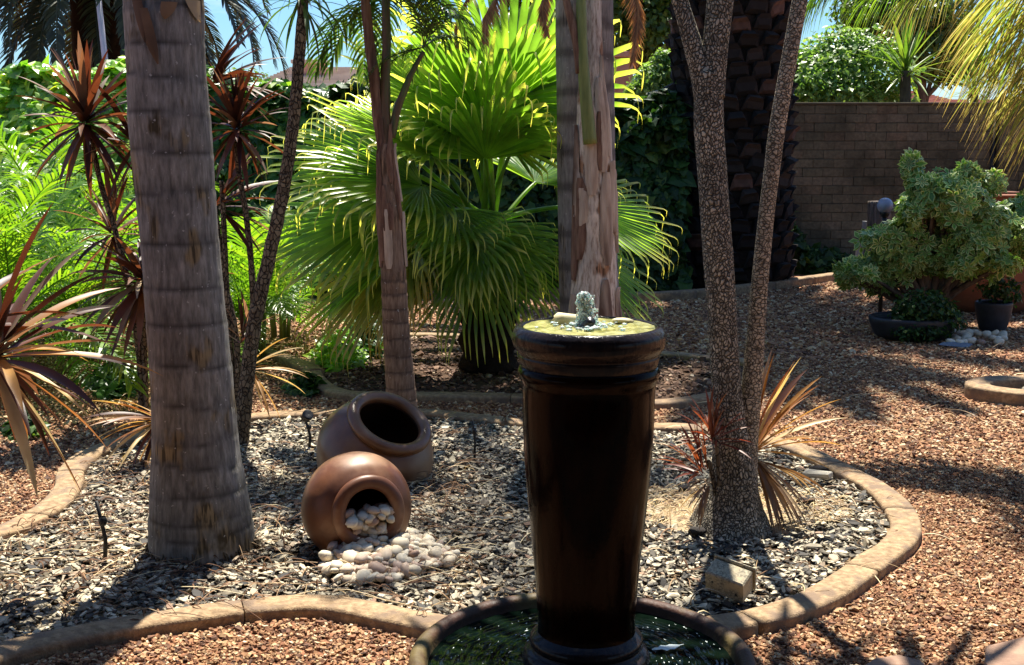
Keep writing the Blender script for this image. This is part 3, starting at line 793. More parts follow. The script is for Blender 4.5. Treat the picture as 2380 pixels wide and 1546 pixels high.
# ================================================================== POTS
m_terra = solid_mat('terracotta', (0.10, 0.036, 0.015), (0.175, 0.066, 0.026), scale=7, rough=.44, spec=.35, bump=.25, dist=.002, c3=(0.24, 0.13, 0.07), scale2=6, rough_var=.12)
m_terra2 = solid_mat('brown_terracotta', (0.11, 0.043, 0.016), (0.19, 0.078, 0.030), scale=6, rough=.36, spec=.45, bump=.25, dist=.002, c3=(0.20, 0.12, 0.07), scale2=3, rough_var=.12)
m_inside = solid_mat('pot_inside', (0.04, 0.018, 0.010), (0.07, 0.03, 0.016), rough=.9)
def pot(base, axis, outer, inner, mat, label, flute=0.0):
    axis = Vector(axis).normalized(); rot = axis.to_track_quat('Z', 'Y').to_euler()
    t = empty('terracotta_pot', base, label, 'pot', 'tipped terracotta pots'); t.rotation_euler = rot
    V, Fc = lathe(outer[0], 96, .008, 6)
    put('body', mesh_np('body', V, Fc), mat, t)
    V, Fc = lathe(outer[1], 96, .006, 8); put('rim', mesh_np('rim', V, Fc), mat, t)
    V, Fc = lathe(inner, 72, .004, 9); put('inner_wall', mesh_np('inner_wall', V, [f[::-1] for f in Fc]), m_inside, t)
    return t
# front pot
B = P(826, 1163, 4.44); n_ = Vector((.40, -.90, .13)).normalized(); Bz = Vector((B.x, 4.42, .168))
body = smooth_profile([(.001, -.165), (.09, -.165), (.115, -.158), (.155, -.12), (.19, -.055), (.207, .01), (.203, .07), (.178, .125), (.145, .155), (.124, .168)], 60)
def groove(pr):        # turned rings near the foot
    return [(r * (1 - .012 * max(0, math.sin(z * 330)) * (1 if -.13 < z < -.02 else 0)), z) for r, z in pr]
def torus_prof(rc_, zc, a, b, n=14): return [(rc_ + a * math.cos(t), zc + b * math.sin(t)) for t in np.linspace(-PI * .75, PI * 1.1, n)]
pot(Bz, n_, (groove(body), torus_prof(.112, .178, .026, .022, 20)), smooth_profile([(.09, .178), (.091, .15), (.14, .11), (.18, .02), (.15, -.08), (.06, -.13), (.001, -.135)], 30), m_terra,
    'small ribbed terracotta pot lying on its side and spilling white pebbles')
front_pot_c, front_pot_n = Bz, n_
B = P(860, 1060, 5.42)
n2_ = Vector((.40, -.40, .83)).normalized()
body = smooth_profile([(.001, -.27), (.14, -.27), (.19, -.20), (.245, -.10), (.272, 0), (.268, .06), (.242, .12), (.20, .165), (.172, .185)], 60)
pot(Vector((B.x + .02, 5.42, .11)), n2_, (body, torus_prof(.172, .205, .030, .026, 18)), smooth_profile([(.145, .21), (.15, .18), (.22, .12), (.25, .0), (.2, -.12), (.08, -.18), (.001, -.18)], 30), m_terra2,
    'large wide mouthed brown pot tilted open to the sky behind the ribbed pot')

# ---- pebbles pouring out
pile = empty('pebble_pile', tuple(G(900, 1290)), 'heap of cream and white pebbles spilling from the small pot mouth onto the slate', 'pebbles', 'pale decorative pebbles')
mouth = front_pot_c + front_pot_n * .17
spill, tries = [], 0
def pile_h(x, y):
    d = (Vector((x, y)) - Vector((mouth.x, mouth.y))).length
    return max(0, .065 * (1 - d / .24)) + r.random() ** 2 * .022
hull = np.array([tuple(G(u, v, .03))[:2] for u, v in ((818, 1225), (775, 1300), (745, 1326), (800, 1350), (870, 1356), (920, 1348), (970, 1332), (1030, 1318), (1070, 1300), (1010, 1268), (965, 1248), (930, 1225))])
r = random.Random(3)
while len(spill) < 260 and tries < 20000:
    tries += 1
    u, v = r.uniform(745, 1060), r.uniform(1215, 1356); q = G(u, v, .03)
    if not inside([q.x], [q.y], hull)[0]: continue
    s = r.uniform(.015, .025) if r.random() < .82 else r.uniform(.025, .033)
    if all((q.x - a[0]) ** 2 + (q.y - a[1]) ** 2 > (.60 * (s + a[3])) ** 2 for a in spill):
        spill.append((q.x, q.y, .026 + s * .35 + pile_h(q.x, q.y), s))
# inside the mouth: stones stacked on the pot wall
side = front_pot_n.cross(Vector((0, 0, 1))).normalized(); upv = side.cross(front_pot_n)
for k in range(70):
    a, dpt = r.uniform(-.085, .085), r.uniform(-.08, .03)
    floor_ = -math.sqrt(max(0, .09 ** 2 - a * a)); hmax = -.005 + .1 * dpt
    h = r.uniform(floor_ + .01, max(floor_ + .012, .012 * r.random()))
    q = mouth + front_pot_n * dpt + side * a + upv * h
    spill.append((q.x, q.y, max(q.z, .05), r.uniform(.016, .026)))
for k, (x, y, z, s) in enumerate(spill):
    put('pebble', peb[k % 9], None, pile, (x - pile.location.x, y - pile.location.y, z), (r.gauss(0, .35), r.gauss(0, .35), r.uniform(0, 6.28)), (s * r.uniform(.9, 1.2), s, s * r.uniform(.8, 1.15)))

# ================================================================== SMALL THINGS
# speckled block light on the kerb
c = P(1693, 1398, 3.80)
m_block = solid_mat('speckled_stone', (.12, .10, .07), (.42, .37, .26), scale=150, rough=.85, bump=.6, dist=.002, c3=(.40, .32, .20), scale2=20)
t = empty('garden_light_block', (c.x, 3.80, .10), 'small speckled stone coloured box light leaning on the kerb behind the bowl', 'garden light')
t.rotation_euler = (R(24), R(9), R(-33)); t.scale = (1.0, 1.0, 1.0)
V, Fc = box(.135, .075, .085, .005); put('housing', mesh_np('housing', V, Fc, smooth=False), m_block, t)
V, Fc = box(.148, .008, .098, .003, (0, .045, 0)); put('back_plate', mesh_np('back_plate', V, Fc, smooth=False), m_block, t)
for (x, z) in ((-.042, .008), (.042, -.012)):
    V, Fc = tube([(x, -.0372, z), (x, -.0392, z)], [.004, .004], 10); put('screw_hole', mesh_np('screw_hole', V, Fc), m_black, t)
# irrigation stakes and spotlights
def stake(u, v0, v1, Y, label, head=False, lean=.02, rad=.008):
    b = G(u, v1); k = b.y if Y is None else Y
    top = P(u - 8, v0, k)
    t = empty('garden_stake', (b.x, k, .02), label, 'stake', 'black garden stakes')
    h = top.z - .02
    V, Fc = tube([(0, 0, 0), (lean * .3, 0, h * .4), (lean * -.3, 0, h * .7), (-lean, 0, h)], [rad, rad * .9, rad * .85, rad * .7], 10); put('stem', mesh_np('stem', V, Fc), m_black, t)
    V, Fc = lathe(smooth_profile([(rad * 1.2, h * .62), (rad * 1.7, h * .66), (rad * 1.7, h * .72), (rad * 1.1, h * .76)], 12), 12); put('collar', mesh_np('collar', V, Fc), m_black, t)
    if head:
        V, Fc = lathe(smooth_profile([(.006, 0), (.022, .006), (.026, .03), (.028, .05), (.016, .052), (.001, .05)], 16), 16)
        put('lamp_head', mesh_np('lamp_head', V, Fc), m_black, t, (-lean, 0, h - .01), (R(50), 0, R(40)))
        V, Fc = tube(spline([(.0, 0, h * .8), (.05, .01, h * .7), (.06, .02, h * .2), (.03, 0, 0)], 12), [.0025] * 12, 6); put('cable', mesh_np('cable', V, Fc), m_black, t)
    return t
stake(245, 1165, 1325, None, 'black riser stake standing left of the big palm base', rad=.0085)
stake(728, 970, 1038, 5.9, 'short black spotlight on a stake left of the wide mouthed pot', True)
stake(1103, 975, 1075, None, 'thin black stake light right of the pots', False, .01, .006)
stake(1665, 1040, 1150, 5.0, 'black stake among the red leaves beside the twin trunked tree', False, .004, .006)
# pieces of dark bark and rock lying on the slate
m_char = solid_mat('dark_bark', (.015, .012, .010), (.05, .04, .035), scale=40, rough=.9, bump=.9, dist=.006)
for (u, v, s, lab) in ((1592, 1155, .030, 'black bark lump on the slate right of the fountain, farther one'), (1620, 1257, .036, 'black bark lump on the slate right of the fountain, nearer one'),
                       (1900, 1110, .040, 'dark bark lump on slate beside the upper right kerb'), (1870, 1185, .036, 'dark bark lump right of the drooping dead leaves')):
    q = G(u, v); stone((q.x, q.y, .04), (s, s * .7, s * .6), rng.random() * 3, int(u) % 9, m_char, 'bark_lump', lab, 'bark', 'dark bark lumps on the slate')
# weathered wood chunk
V, Fc = box(.13, .045, .03, .006); V = V + np.array([[.004 * math.sin(i * 9.1), .004 * math.cos(i * 5.3), .003 * math.sin(i * 3)] for i in range(len(V))])
q = G(1915, 1130); o = put('driftwood', mesh_np('driftwood', V, Fc, smooth=False), solid_mat('grey_wood', (.30, .26, .20), (.5, .46, .38), scale=30, stretch=(.3, 3, 3), rough=.85, bump=.6), None, (q.x - .03, q.y, .055), (.1, -.1, -.75))
tag(o, 'weathered grey wood offcut lying against the kerb on the slate', 'wood')
# ================================================================== LEAF SHAPES
UP = np.array([0, 0, 1.0])
def nz(v): return v / (np.linalg.norm(v) + 1e-9)
def strap(L, W, elev, droop, fold=.25, n=9, twist=0.0, wob=0.0, base_w=.45, maxat=.4):
    """strap leaf in the XZ plane from the origin: bends down along its length"""
    p = np.zeros(3); V = []; T_ = []
    for i in range(n + 1):
        t = i / n; a = elev - droop * t ** 1.6
        d = np.array([math.cos(a), wob * math.sin(t * 5), math.sin(a)]); d = nz(d)
        if t < maxat: w = base_w + (1 - base_w) * math.sin(t / maxat * PI / 2)
        else: w = math.cos((t - maxat) / (1 - maxat) * PI / 2) ** .8
        w = max(w, .03) * W / 2
        s = np.array([0, 1.0, 0]); up = np.cross(d, s); up = -up if up[2] < 0 and abs(a) < PI / 2 else up
        tw = twist * t; s2 = s * math.cos(tw) + up * math.sin(tw); u2 = -s * math.sin(tw) + up * math.cos(tw)
        V += [p - s2 * w + u2 * w * fold, p.copy(), p + s2 * w + u2 * w * fold]; T_ += [t] * 3
        p = p + d * L / n
    Fc = []
    for i in range(n): b = i * 3; Fc += [(b, b + 3, b + 4, b + 1), (b + 1, b + 4, b + 5, b + 2)]
    return np.array(V), Fc, T_
def pinnate(L, elev, droop, n, ll, lw, ldroop=.6, alpha=60, rw=.012, seed=0, path=None, taper=.35, start=.12, vee=.25, gap=0.0):
    r = random.Random(seed); mb = MB()
    if path is None:
        pts = []; p = np.zeros(3)
        for i in range(25):
            t = i / 24; a = elev - droop * t ** 1.5
            pts.append(p.copy()); p = p + np.array([math.cos(a), .04 * math.sin(t * 3 + seed), math.sin(a)]) * L / 24
    else:
        pts = list(spline(path, 25)); L = sum(np.linalg.norm(pts[i + 1] - pts[i]) for i in range(24))
    pts = np.array(pts); T = np.gradient(pts, axis=0); T = T / np.linalg.norm(T, axis=1)[:, None]
    V, Fc = tube(pts, [rw * (1 - .8 * i / 24) for i in range(25)], 5, cap=False); mb.add(V, Fc, .5, np.zeros(len(V)))
    for k in range(n):
        t = start + (1 - start) * (k + .5) / n; f = t * 24; i = min(23, int(f)); q = f - i
        base = pts[i] * (1 - q) + pts[i + 1] * q; tt = T[i]
        s0 = np.cross(UP, tt); s0 = nz(s0) if np.linalg.norm(s0) > .05 else np.array([0, 1.0, 0]); nrm = nz(np.cross(tt, s0))
        prof = (.55 + .45 * math.sin(min(1, (t - start) / (.4)) * PI / 2)) * (1 - (1 - taper) * max(0, (t - .45) / .55) ** 1.5)
        for sd in (-1, 1):
            if r.random() < gap: continue
            al = R(alpha - 25 * t + r.uniform(-7, 7)); d = nz(tt * math.cos(al) + s0 * sd * math.sin(al) + nrm * (vee + r.uniform(-.12, .12)))
            l = ll * prof * r.uniform(.85, 1.12); w = lw * r.uniform(.8, 1.15); p = base.copy(); vs, tp = [], []; rn = r.random()
            m = 4; dr = ldroop * r.uniform(.7, 1.4)
            for j in range(m + 1):
                u_ = j / m; dd = nz(d - UP * dr * u_ ** 1.3 * 1.4)
                ws = nz(np.cross(dd, nrm)); ww = w * .5 * (.6 + .4 * math.sin(u_ * PI)) * (1 - u_ ** 3 * .92)
                vs += [p - ws * ww, p + ws * ww]; tp += [u_, u_]; p = p + dd * l / m
            mb.add(vs, [(2 * j, 2 * j + 1, 2 * j + 3, 2 * j + 2) for j in range(m)], rn, tp)
    return mb
def fan(Lp, Rb, elev, nseg=38, span=235, split=.55, droop=.9, cup=.16, seed=0, pw=.018, dead=0.0):
    """fan leaf: petiole in the XZ plane then a pleated blade with split drooping tips; tilts away from vertical"""
    r = random.Random(seed); mb = MB(); pts = []; p = np.zeros(3)
    for i in range(9):
        a = elev - .35 * (i / 8) ** 2; pts.append(p.copy()); p = p + np.array([math.cos(a), 0, math.sin(a)]) * Lp / 8
    V, Fc = tube(pts, [pw * (1.2 - .5 * i / 8) for i in range(9)], 6, cap=False); mb.add(V, Fc, .9, [.35] * len(V))
    hub = pts[-1]; a = elev - .35 - .25; d = np.array([math.cos(a), 0, math.sin(a)]); s = np.array([0, 1.0, 0]); nrm = nz(np.cross(d, s))
    if nrm[2] < 0 and elev > 0: nrm = -nrm
    if nrm[2] < -.3: nrm = -nrm
    rows = [0.02, .18, .38, .55, .66, .74, .81, .86, .905, .94, .97, 1.0]; sp = R(span)
    lens = []
    for k in range(nseg):
        x = (k + .5) / nseg * 2 - 1; lens.append(Rb * (1 - .30 * abs(x) ** 2.2) * r.uniform(.93, 1.06))
    jit = [r.uniform(.6, 1.4) for _ in range(nseg)]
    for k in range(nseg):
        th0 = sp * (k / nseg - .5); th1 = sp * ((k + 1) / nseg - .5); thm = (th0 + th1) / 2
        vs, tp = [], []; rn = r.random(); dsp = split * r.uniform(.9, 1.12); bend = 0
        kink = r.uniform(.60, .92); side = r.uniform(-.25, .25)
        kq = min(.93, kink + .06); pq = 0.0; cur = None
        for q in rows:
            wn = 1.0 if q < dsp else max(.02, (1 - (q - dsp) / (1 - dsp)) ** .8 * (.85 if q < kq else .55))
            thc = thm + (side * (q - dsp) * .5 if q > dsp else 0)
            dv = d * math.cos(thc) + s * math.sin(thc); c_ = cup * (abs(thc) / 1.6) ** 1.5
            dirv = nz(dv + nrm * c_)
            if q > dsp: b_ = min(.95, droop * jit[k] * (.12 * (q - dsp) / (1 - dsp) + (1.4 * (q - kq) / (1 - kq) if q > kq else 0))); dirv = nz(dirv * (1 - b_) - UP * b_)
            cur = hub + dirv * q * lens[k] if cur is None else cur + dirv * (q - pq) * lens[k]; pq = q
            half = (thm - th0) * q * lens[k] * wn; pleat = .022 * Rb * min(1, q * 2.5) * wn
            wv = -d * math.sin(thc) + s * math.cos(thc)
            for sg in (-1, 0, 1):
                vs.append(cur + wv * half * sg + nrm * (pleat if sg else 0)); tp.append(q)
        Fc = []
        for i in range(len(rows) - 1): b = i * 3; Fc += [(b, b + 3, b + 4, b + 1), (b + 1, b + 4, b + 5, b + 2)]
        mb.add(vs, Fc, rn, tp)
    return mb
# small leaves for foliage masses
LEAF_D = (np.array([(0, 0, 0), (.5, -.36, .06), (1.0, 0, 0), (.5, .36, .06), (.5, 0, -.04)]), [(0, 1, 4), (1, 2, 4), (2, 3, 4), (3, 0, 4)])
LEAF_IVY = (np.array([(0, 0, 0), (-.12, -.42, .05), (.38, -.46, .0), (1.0, 0, -.12), (.38, .46, .0), (-.12, .42, .05), (.4, 0, .07)]), [(0, 1, 6), (1, 2, 6), (2, 3, 6), (3, 4, 6), (4, 5, 6), (5, 0, 6)])
def out_rot(N, jitter=.5):
    n = len(N); z = N + nr.normal(size=(n, 3)) * jitter; z /= np.linalg.norm(z, axis=1)[:, None]
    t = np.tile(np.array([0, 0, -1.0]), (n, 1)) + nr.normal(size=(n, 3)) * .7
    x = t - z * np.sum(t * z, 1)[:, None]; x /= np.linalg.norm(x, axis=1)[:, None] + 1e-9
    return np.stack([x, np.cross(z, x), z], 2)
def ellipsoid_leaves(c, rad, n, shell=.35, bias=.4):
    d = nr.normal(size=(n, 3)); d[:, 2] = d[:, 2] * 1.0 + bias * .3; d /= np.linalg.norm(d, axis=1)[:, None]
    q = 1 - shell * nr.random(n) ** 1.5
    f = np.array([1 + .22 * mnoise.noise(Vector(v) * 2.6 + Vector(c)) + .12 * mnoise.noise(Vector(v) * 6 + Vector(c)) for v in d])
    N = d / np.array(rad); N /= np.linalg.norm(N, axis=1)[:, None]
    return np.array(c) + d * np.array(rad) * (q * f)[:, None], N
def tree(name, base, blobs, n, size, mat, label, cat, group=None, leaf=LEAF_D, trunk_r=.12, trunk_mat=None, limbs=True, jitter=.6, core=None, bend=0.0):
    t = empty(name, base, label, cat, group); b = Vector(base)
    Ps, Ns = [], []; vol = [bl[1][0] * bl[1][1] + bl[1][0] * bl[1][2] for bl in blobs]; tot = sum(vol)
    for (c, rad), v in zip(blobs, vol):
        P_, N_ = ellipsoid_leaves(tuple(Vector(c) - b), rad, int(n * v / tot), .55); Ps.append(P_); Ns.append(N_)
    P_ = np.vstack(Ps); N_ = np.vstack(Ns); N_[:, 2] += .35
    put('crown', scatter('crown', leaf[0], leaf[1], P_, out_rot(N_, jitter), size * np.exp(nr.normal(0, .25, len(P_)))), mat, t)
    if trunk_r:
        mb = MB(); top = sum((Vector(c) for c, _ in blobs), Vector()) / len(blobs) - b
        pth = spline([(0, 0, -.05), (bend, 0, top.z * .35), (top.x * .6, top.y * .6, top.z * .7), tuple(top)], 14)
        V, Fc = tube(pth, [trunk_r * (1.15 - .7 * i / 13) for i in range(14)], 10); mb.add(V, Fc)
        for c, rad in blobs:
            c = Vector(c) - b; st = Vector(pth[6 + rng.randrange(4)])
            V, Fc = tube(spline([st, (st + c) / 2 + Vector((0, 0, -.1 * rad[2])), c], 8), [trunk_r * .45 * (1 - .8 * i / 7) for i in range(8)], 6); mb.add(V, Fc)
        put('trunk', mb.mesh('trunk'), trunk_mat or m_bark, t)
    return t

# ================================================================== PLANT MATERIALS
m_bark = solid_mat('dark_bark_trunk', (.05, .035, .025), (.13, .095, .065), scale=14, rough=.95, spec=.15, bump=1.0, dist=.01, stretch=(1, 1, .3))
m_red = leaf_mat('cordyline_leaf', [(0, (.035, .013, .009)), (.35, (.075, .026, .015)), (.65, (.12, .045, .022)), (.88, (.18, .11, .065)), (1, (.32, .25, .19))], trans=.34, rough=.45, boost=1.4, tint=(1, .62, .38), spec=.3)
m_red2 = leaf_mat('young_red_leaf', [(0, (.10, .022, .013)), (.5, (.19, .05, .022)), (1, (.32, .14, .05))], trans=.4, rough=.45, boost=1.3, tint=(1, .6, .4))
m_redgold = leaf_mat('cordyline_gold_leaf', [(0, (.26, .09, .03)), (.3, (.38, .20, .06)), (.7, (.52, .36, .14)), (1, (.62, .50, .27))], trans=.4, rough=.45, boost=1.3, tint=(1, .85, .5))
m_dry = leaf_mat('dry_leaf', [(0, (.12, .06, .03)), (.5, (.25, .15, .075)), (1, (.42, .32, .19))], trans=.3, rough=.6, boost=1.2, tint=(1, .8, .5))
m_fan = leaf_mat('fan_leaf', [(0, (.06, .13, .022)), (.5, (.10, .19, .03)), (1, (.16, .25, .04))], trans=.50, rough=.33, tip=(.70, 1.0, (.62, .55, .18)), boost=2.9, tint=(1.0, 1.0, .35), spec=.6)
m_fan_y = leaf_mat('fan_leaf_yellowing', [(0, (.14, .21, .025)), (.5, (.24, .29, .04)), (1, (.38, .35, .08))], trans=.40, rough=.38, tip=(.5, .95, (.55, .38, .12)), boost=2.2, tint=(1.0, .95, .4))
m_areca = leaf_mat('areca_leaf', [(0, (.06, .15, .015)), (.5, (.12, .24, .02)), (1, (.20, .30, .03))], trans=.48, rough=.35, boost=2.0, tint=(1, 1, .3), spec=.6)
m_queen = leaf_mat('dark_palm_leaf', [(0, (.025, .06, .015)), (.5, (.045, .10, .02)), (1, (.09, .14, .03))], trans=.35, rough=.4, boost=1.8, tint=(1, 1, .4))
m_yfrond = leaf_mat('yellow_green_frond', [(0, (.07, .14, .02)), (.45, (.18, .24, .04)), (.75, (.38, .36, .09)), (1, (.55, .47, .24))], trans=.45, rough=.42, tip=(.6, 1.15, (.38, .22, .10)), boost=1.5, tint=(1, 1, .6))
m_date = leaf_mat('date_palm_leaf', [(0, (.02, .03, .015)), (.5, (.035, .05, .022)), (1, (.06, .075, .035))], trans=.2, rough=.5, boost=1.5)
m_ivy = leaf_mat('ivy_leaf', [(0, (.010, .03, .008)), (.5, (.02, .055, .012)), (.9, (.045, .10, .02)), (1, (.12, .17, .03))], trans=.3, rough=.45, boost=2.2, tint=(1, 1, .4), spec=.25)
m_vine = leaf_mat('bright_vine_leaf', [(0, (.10, .24, .03)), (.5, (.20, .40, .05)), (.9, (.34, .48, .07)), (1, (.50, .46, .07))], trans=.5, rough=.35, boost=2.0, tint=(1, 1, .3), spec=.6)
m_mid = leaf_mat('mixed_vine_leaf', [(0, (.02, .06, .012)), (.5, (.05, .13, .02)), (.8, (.10, .22, .03)), (1, (.22, .34, .04))], trans=.4, rough=.4, boost=2.2, tint=(1, 1, .35), spec=.4)
m_light = leaf_mat('pale_shrub_leaf', [(0, (.07, .15, .035)), (.5, (.12, .22, .05)), (1, (.20, .29, .08))], trans=.45, rough=.4, boost=1.9, tint=(1, 1, .5))
m_tree = leaf_mat('tree_leaf', [(0, (.03, .07, .015)), (.5, (.06, .12, .02)), (1, (.13, .20, .03))], trans=.4, rough=.45, boost=2.0, tint=(1, 1, .35))
m_olive = leaf_mat('grey_green_leaf', [(0, (.08, .12, .06)), (.5, (.13, .18, .09)), (1, (.20, .25, .13))], trans=.35, rough=.5, boost=1.4, tint=(1, 1, .6))
m_yucca = leaf_mat('yucca_leaf', [(0, (.07, .15, .02)), (.5, (.12, .21, .03)), (1, (.2, .28, .05))], trans=.35, rough=.4, boost=1.8, tint=(1, 1, .4))

# ================================================================== TRUNKS
def silhouette_trunk(sil, Y, n, above=0.0):
    """sil: list of (v, left u, right u) from top to bottom; returns path and radii from the ground up"""
    pts = []
    for v, a, b in sil:
        p = P((a + b) / 2, v, Y); x, y, dz = ray((a + b) / 2, v); t = Y / y
        pts.append((p.x, p.y, p.z, (b - a) / 2 / F * t))
    pts = pts[::-1]
    if above: q = pts[-1]; w = pts[-2]; k = above / max(.05, q[2] - w[2]); pts.append((q[0] + (q[0] - w[0]) * k, Y, q[2] + above, q[3] * .93))
    zs = [p[2] for p in pts]; z = np.linspace(zs[0], zs[-1], n)
    return np.stack([np.interp(z, zs, [p[0] for p in pts]), np.full(n, Y), z], 1), np.interp(z, zs, [p[3] for p in pts])
def smooth1(a, k=9):
    a = np.asarray(a, float); p = np.pad(a, ((k, k),) + ((0, 0),) * (a.ndim - 1), 'edge'); ker = np.ones(2 * k + 1) / (2 * k + 1)
    return np.apply_along_axis(lambda c: np.convolve(c, ker, 'valid'), 0, p)
def trunk_mesh(path, rad, rings, nseg=72, ring_depth=.03, seed=0, lump=.02, fibre=0.0, slope=.02, bandw=.0):
    path, rad = smooth1(path, 4), smooth1(rad, 4); base = path[0].copy()
    rel_ = path - base; V = []; tip = []; th = np.linspace(0, 2 * PI, nseg, endpoint=False)
    rings = sorted(rings); rs = random.Random(seed); tilt = [(rs.uniform(-1, 1), rs.uniform(0, 6.28)) for _ in rings]
    for i in range(len(path)):
        z = path[i][2]; row = []
        for a in th:
            m = 1 + lump * mnoise.noise(Vector((math.cos(a) * 1.6 + seed, math.sin(a) * 1.6, z * 3))) + lump * .4 * mnoise.noise(Vector((math.cos(a) * 6, math.sin(a) * 6 + seed, z * 10)))
            dk = 0
            for rz_, (q, ph) in zip(rings, tilt):
                zz = z - rz_ - slope * rad[i] * 4 * q * math.cos(a + ph) - .006 * mnoise.noise(Vector((a * 3, rz_ * 9, seed)))
                if abs(zz) < .09:
                    m += ring_depth * (math.exp(-max(0, -zz) / .03) * (1 if zz < 0 else 0)) - ring_depth * .35 * math.exp(-abs(zz - .006) / .006)
                    if bandw: dk = max(dk, .85 / (1 + math.exp((abs(zz) - bandw) / .004)))
                    dk = max(dk, math.exp(-((zz - .004) / .0065) ** 2), .35 * math.exp(-((zz - .02) / .02) ** 2))
            if fibre: m += fibre * mnoise.noise(Vector((math.cos(a) * 14, math.sin(a) * 14, z * 2 + seed)))
            r_ = rad[i] * m; V.append((rel_[i][0] + math.cos(a) * r_, rel_[i][1] + math.sin(a) * r_, rel_[i][2])); tip.append(dk)
    Fc = []; m_ = len(path)
    for i in range(m_ - 1):
        for j in range(nseg):
            a, b = i * nseg + j, i * nseg + (j + 1) % nseg; Fc.append((a, b, b + nseg, a + nseg))
    Fc.append(tuple(range((m_ - 1) * nseg, m_ * nseg)))
    return mesh_np('trunk', V, Fc, np.full(len(V), .5), tip), base
def palm_bark(name, c1, c2, c3, cd, patch=(.30, .22, .13), streak=6.0):
    m, nt, out = new_mat(name)
    tc = nt.nodes.new('ShaderNodeTexCoord'); mp = nt.nodes.new('ShaderNodeMapping'); mp.inputs['Scale'].default_value = (streak * 2, streak * 2, 2.4)
    nt.links.new(tc.outputs['Object'], mp.inputs['Vector'])
    n1 = nd(nt, 'ShaderNodeTexNoise', Scale=5.0, Detail=7.0, Roughness=.65); nt.links.new(mp.outputs[0], n1.inputs['Vector'])
    rp = ramp(nt, [(.32, c1), (.5, c2), (.68, c3)]); nt.links.new(n1.outputs['Fac'], rp.inputs['Fac'])
    n2 = nd(nt, 'ShaderNodeTexNoise', Scale=3.2, Detail=5.0); nt.links.new(tc.outputs['Object'], n2.inputs['Vector'])
    r2 = ramp(nt, [(.3, (.7, .7, .72)), (.68, (1.25, 1.22, 1.18))]); nt.links.new(n2.outputs['Fac'], r2.inputs['Fac'])
    col = mixc(nt, 1, rp.outputs['Color'], r2.outputs['Color'], 'MULTIPLY')
    # fibrous tan patches
    mp3 = nt.nodes.new('ShaderNodeMapping'); mp3.inputs['Scale'].default_value = (1, 1, .6); nt.links.new(tc.outputs['Object'], mp3.inputs['Vector'])
    n3 = nd(nt, 'ShaderNodeTexNoise', Scale=7.0, Detail=4.0); nt.links.new(mp3.outputs[0], n3.inputs['Vector'])
    r3 = ramp(nt, [(.57, (0, 0, 0)), (.64, (1, 1, 1))]); nt.links.new(n3.outputs['Fac'], r3.inputs['Fac'])
    mp4 = nt.nodes.new('ShaderNodeMapping'); mp4.inputs['Scale'].default_value = (90, 90, 5); nt.links.new(tc.outputs['Object'], mp4.inputs['Vector'])
    n4 = nd(nt, 'ShaderNodeTexNoise', Scale=1.0, Detail=3.0); nt.links.new(mp4.outputs[0], n4.inputs['Vector'])
    r4 = ramp(nt, [(.45, tuple(x * .25 for x in patch)), (.55, patch)]); nt.links.new(n4.outputs['Fac'], r4.inputs['Fac'])
    col = mixc(nt, r3.outputs['Color'], col, r4.outputs['Color'])
    at = nd(nt, 'ShaderNodeAttribute', attribute_name='tip')
    ml = nd(nt, 'ShaderNodeMath', operation='MULTIPLY'); nt.links.new(at.outputs['Fac'], ml.inputs[0]); ml.inputs[1].default_value = .8
    col = mixc(nt, ml.outputs[0], col, cd)
    # pale flecks
    n5 = nd(nt, 'ShaderNodeTexNoise', Scale=55.0, Detail=2.0); nt.links.new(tc.outputs['Object'], n5.inputs['Vector'])
    r5 = ramp(nt, [(.70, (0, 0, 0)), (.74, (.6, .6, .6))]); nt.links.new(n5.outputs['Fac'], r5.inputs['Fac'])
    col = mixc(nt, r5.outputs['Color'], col, (.5, .48, .44))
    pb = nd(nt, 'ShaderNodeBsdfPrincipled'); pb.inputs['Roughness'].default_value = .85; pb.inputs['Specular IOR Level'].default_value = .2
    nt.links.new(col, pb.inputs['Base Color'])
    bp = nt.nodes.new('ShaderNodeBump'); bp.inputs['Strength'].default_value = .7; bp.inputs['Distance'].default_value = .006
    nt.links.new(mixc(nt, .5, n1.outputs['Fac'], n4.outputs['Fac']), bp.inputs['Height']); nt.links.new(bp.outputs['Normal'], pb.inputs['Normal'])
    nt.links.new(pb.outputs[0], out.inputs['Surface']); return m
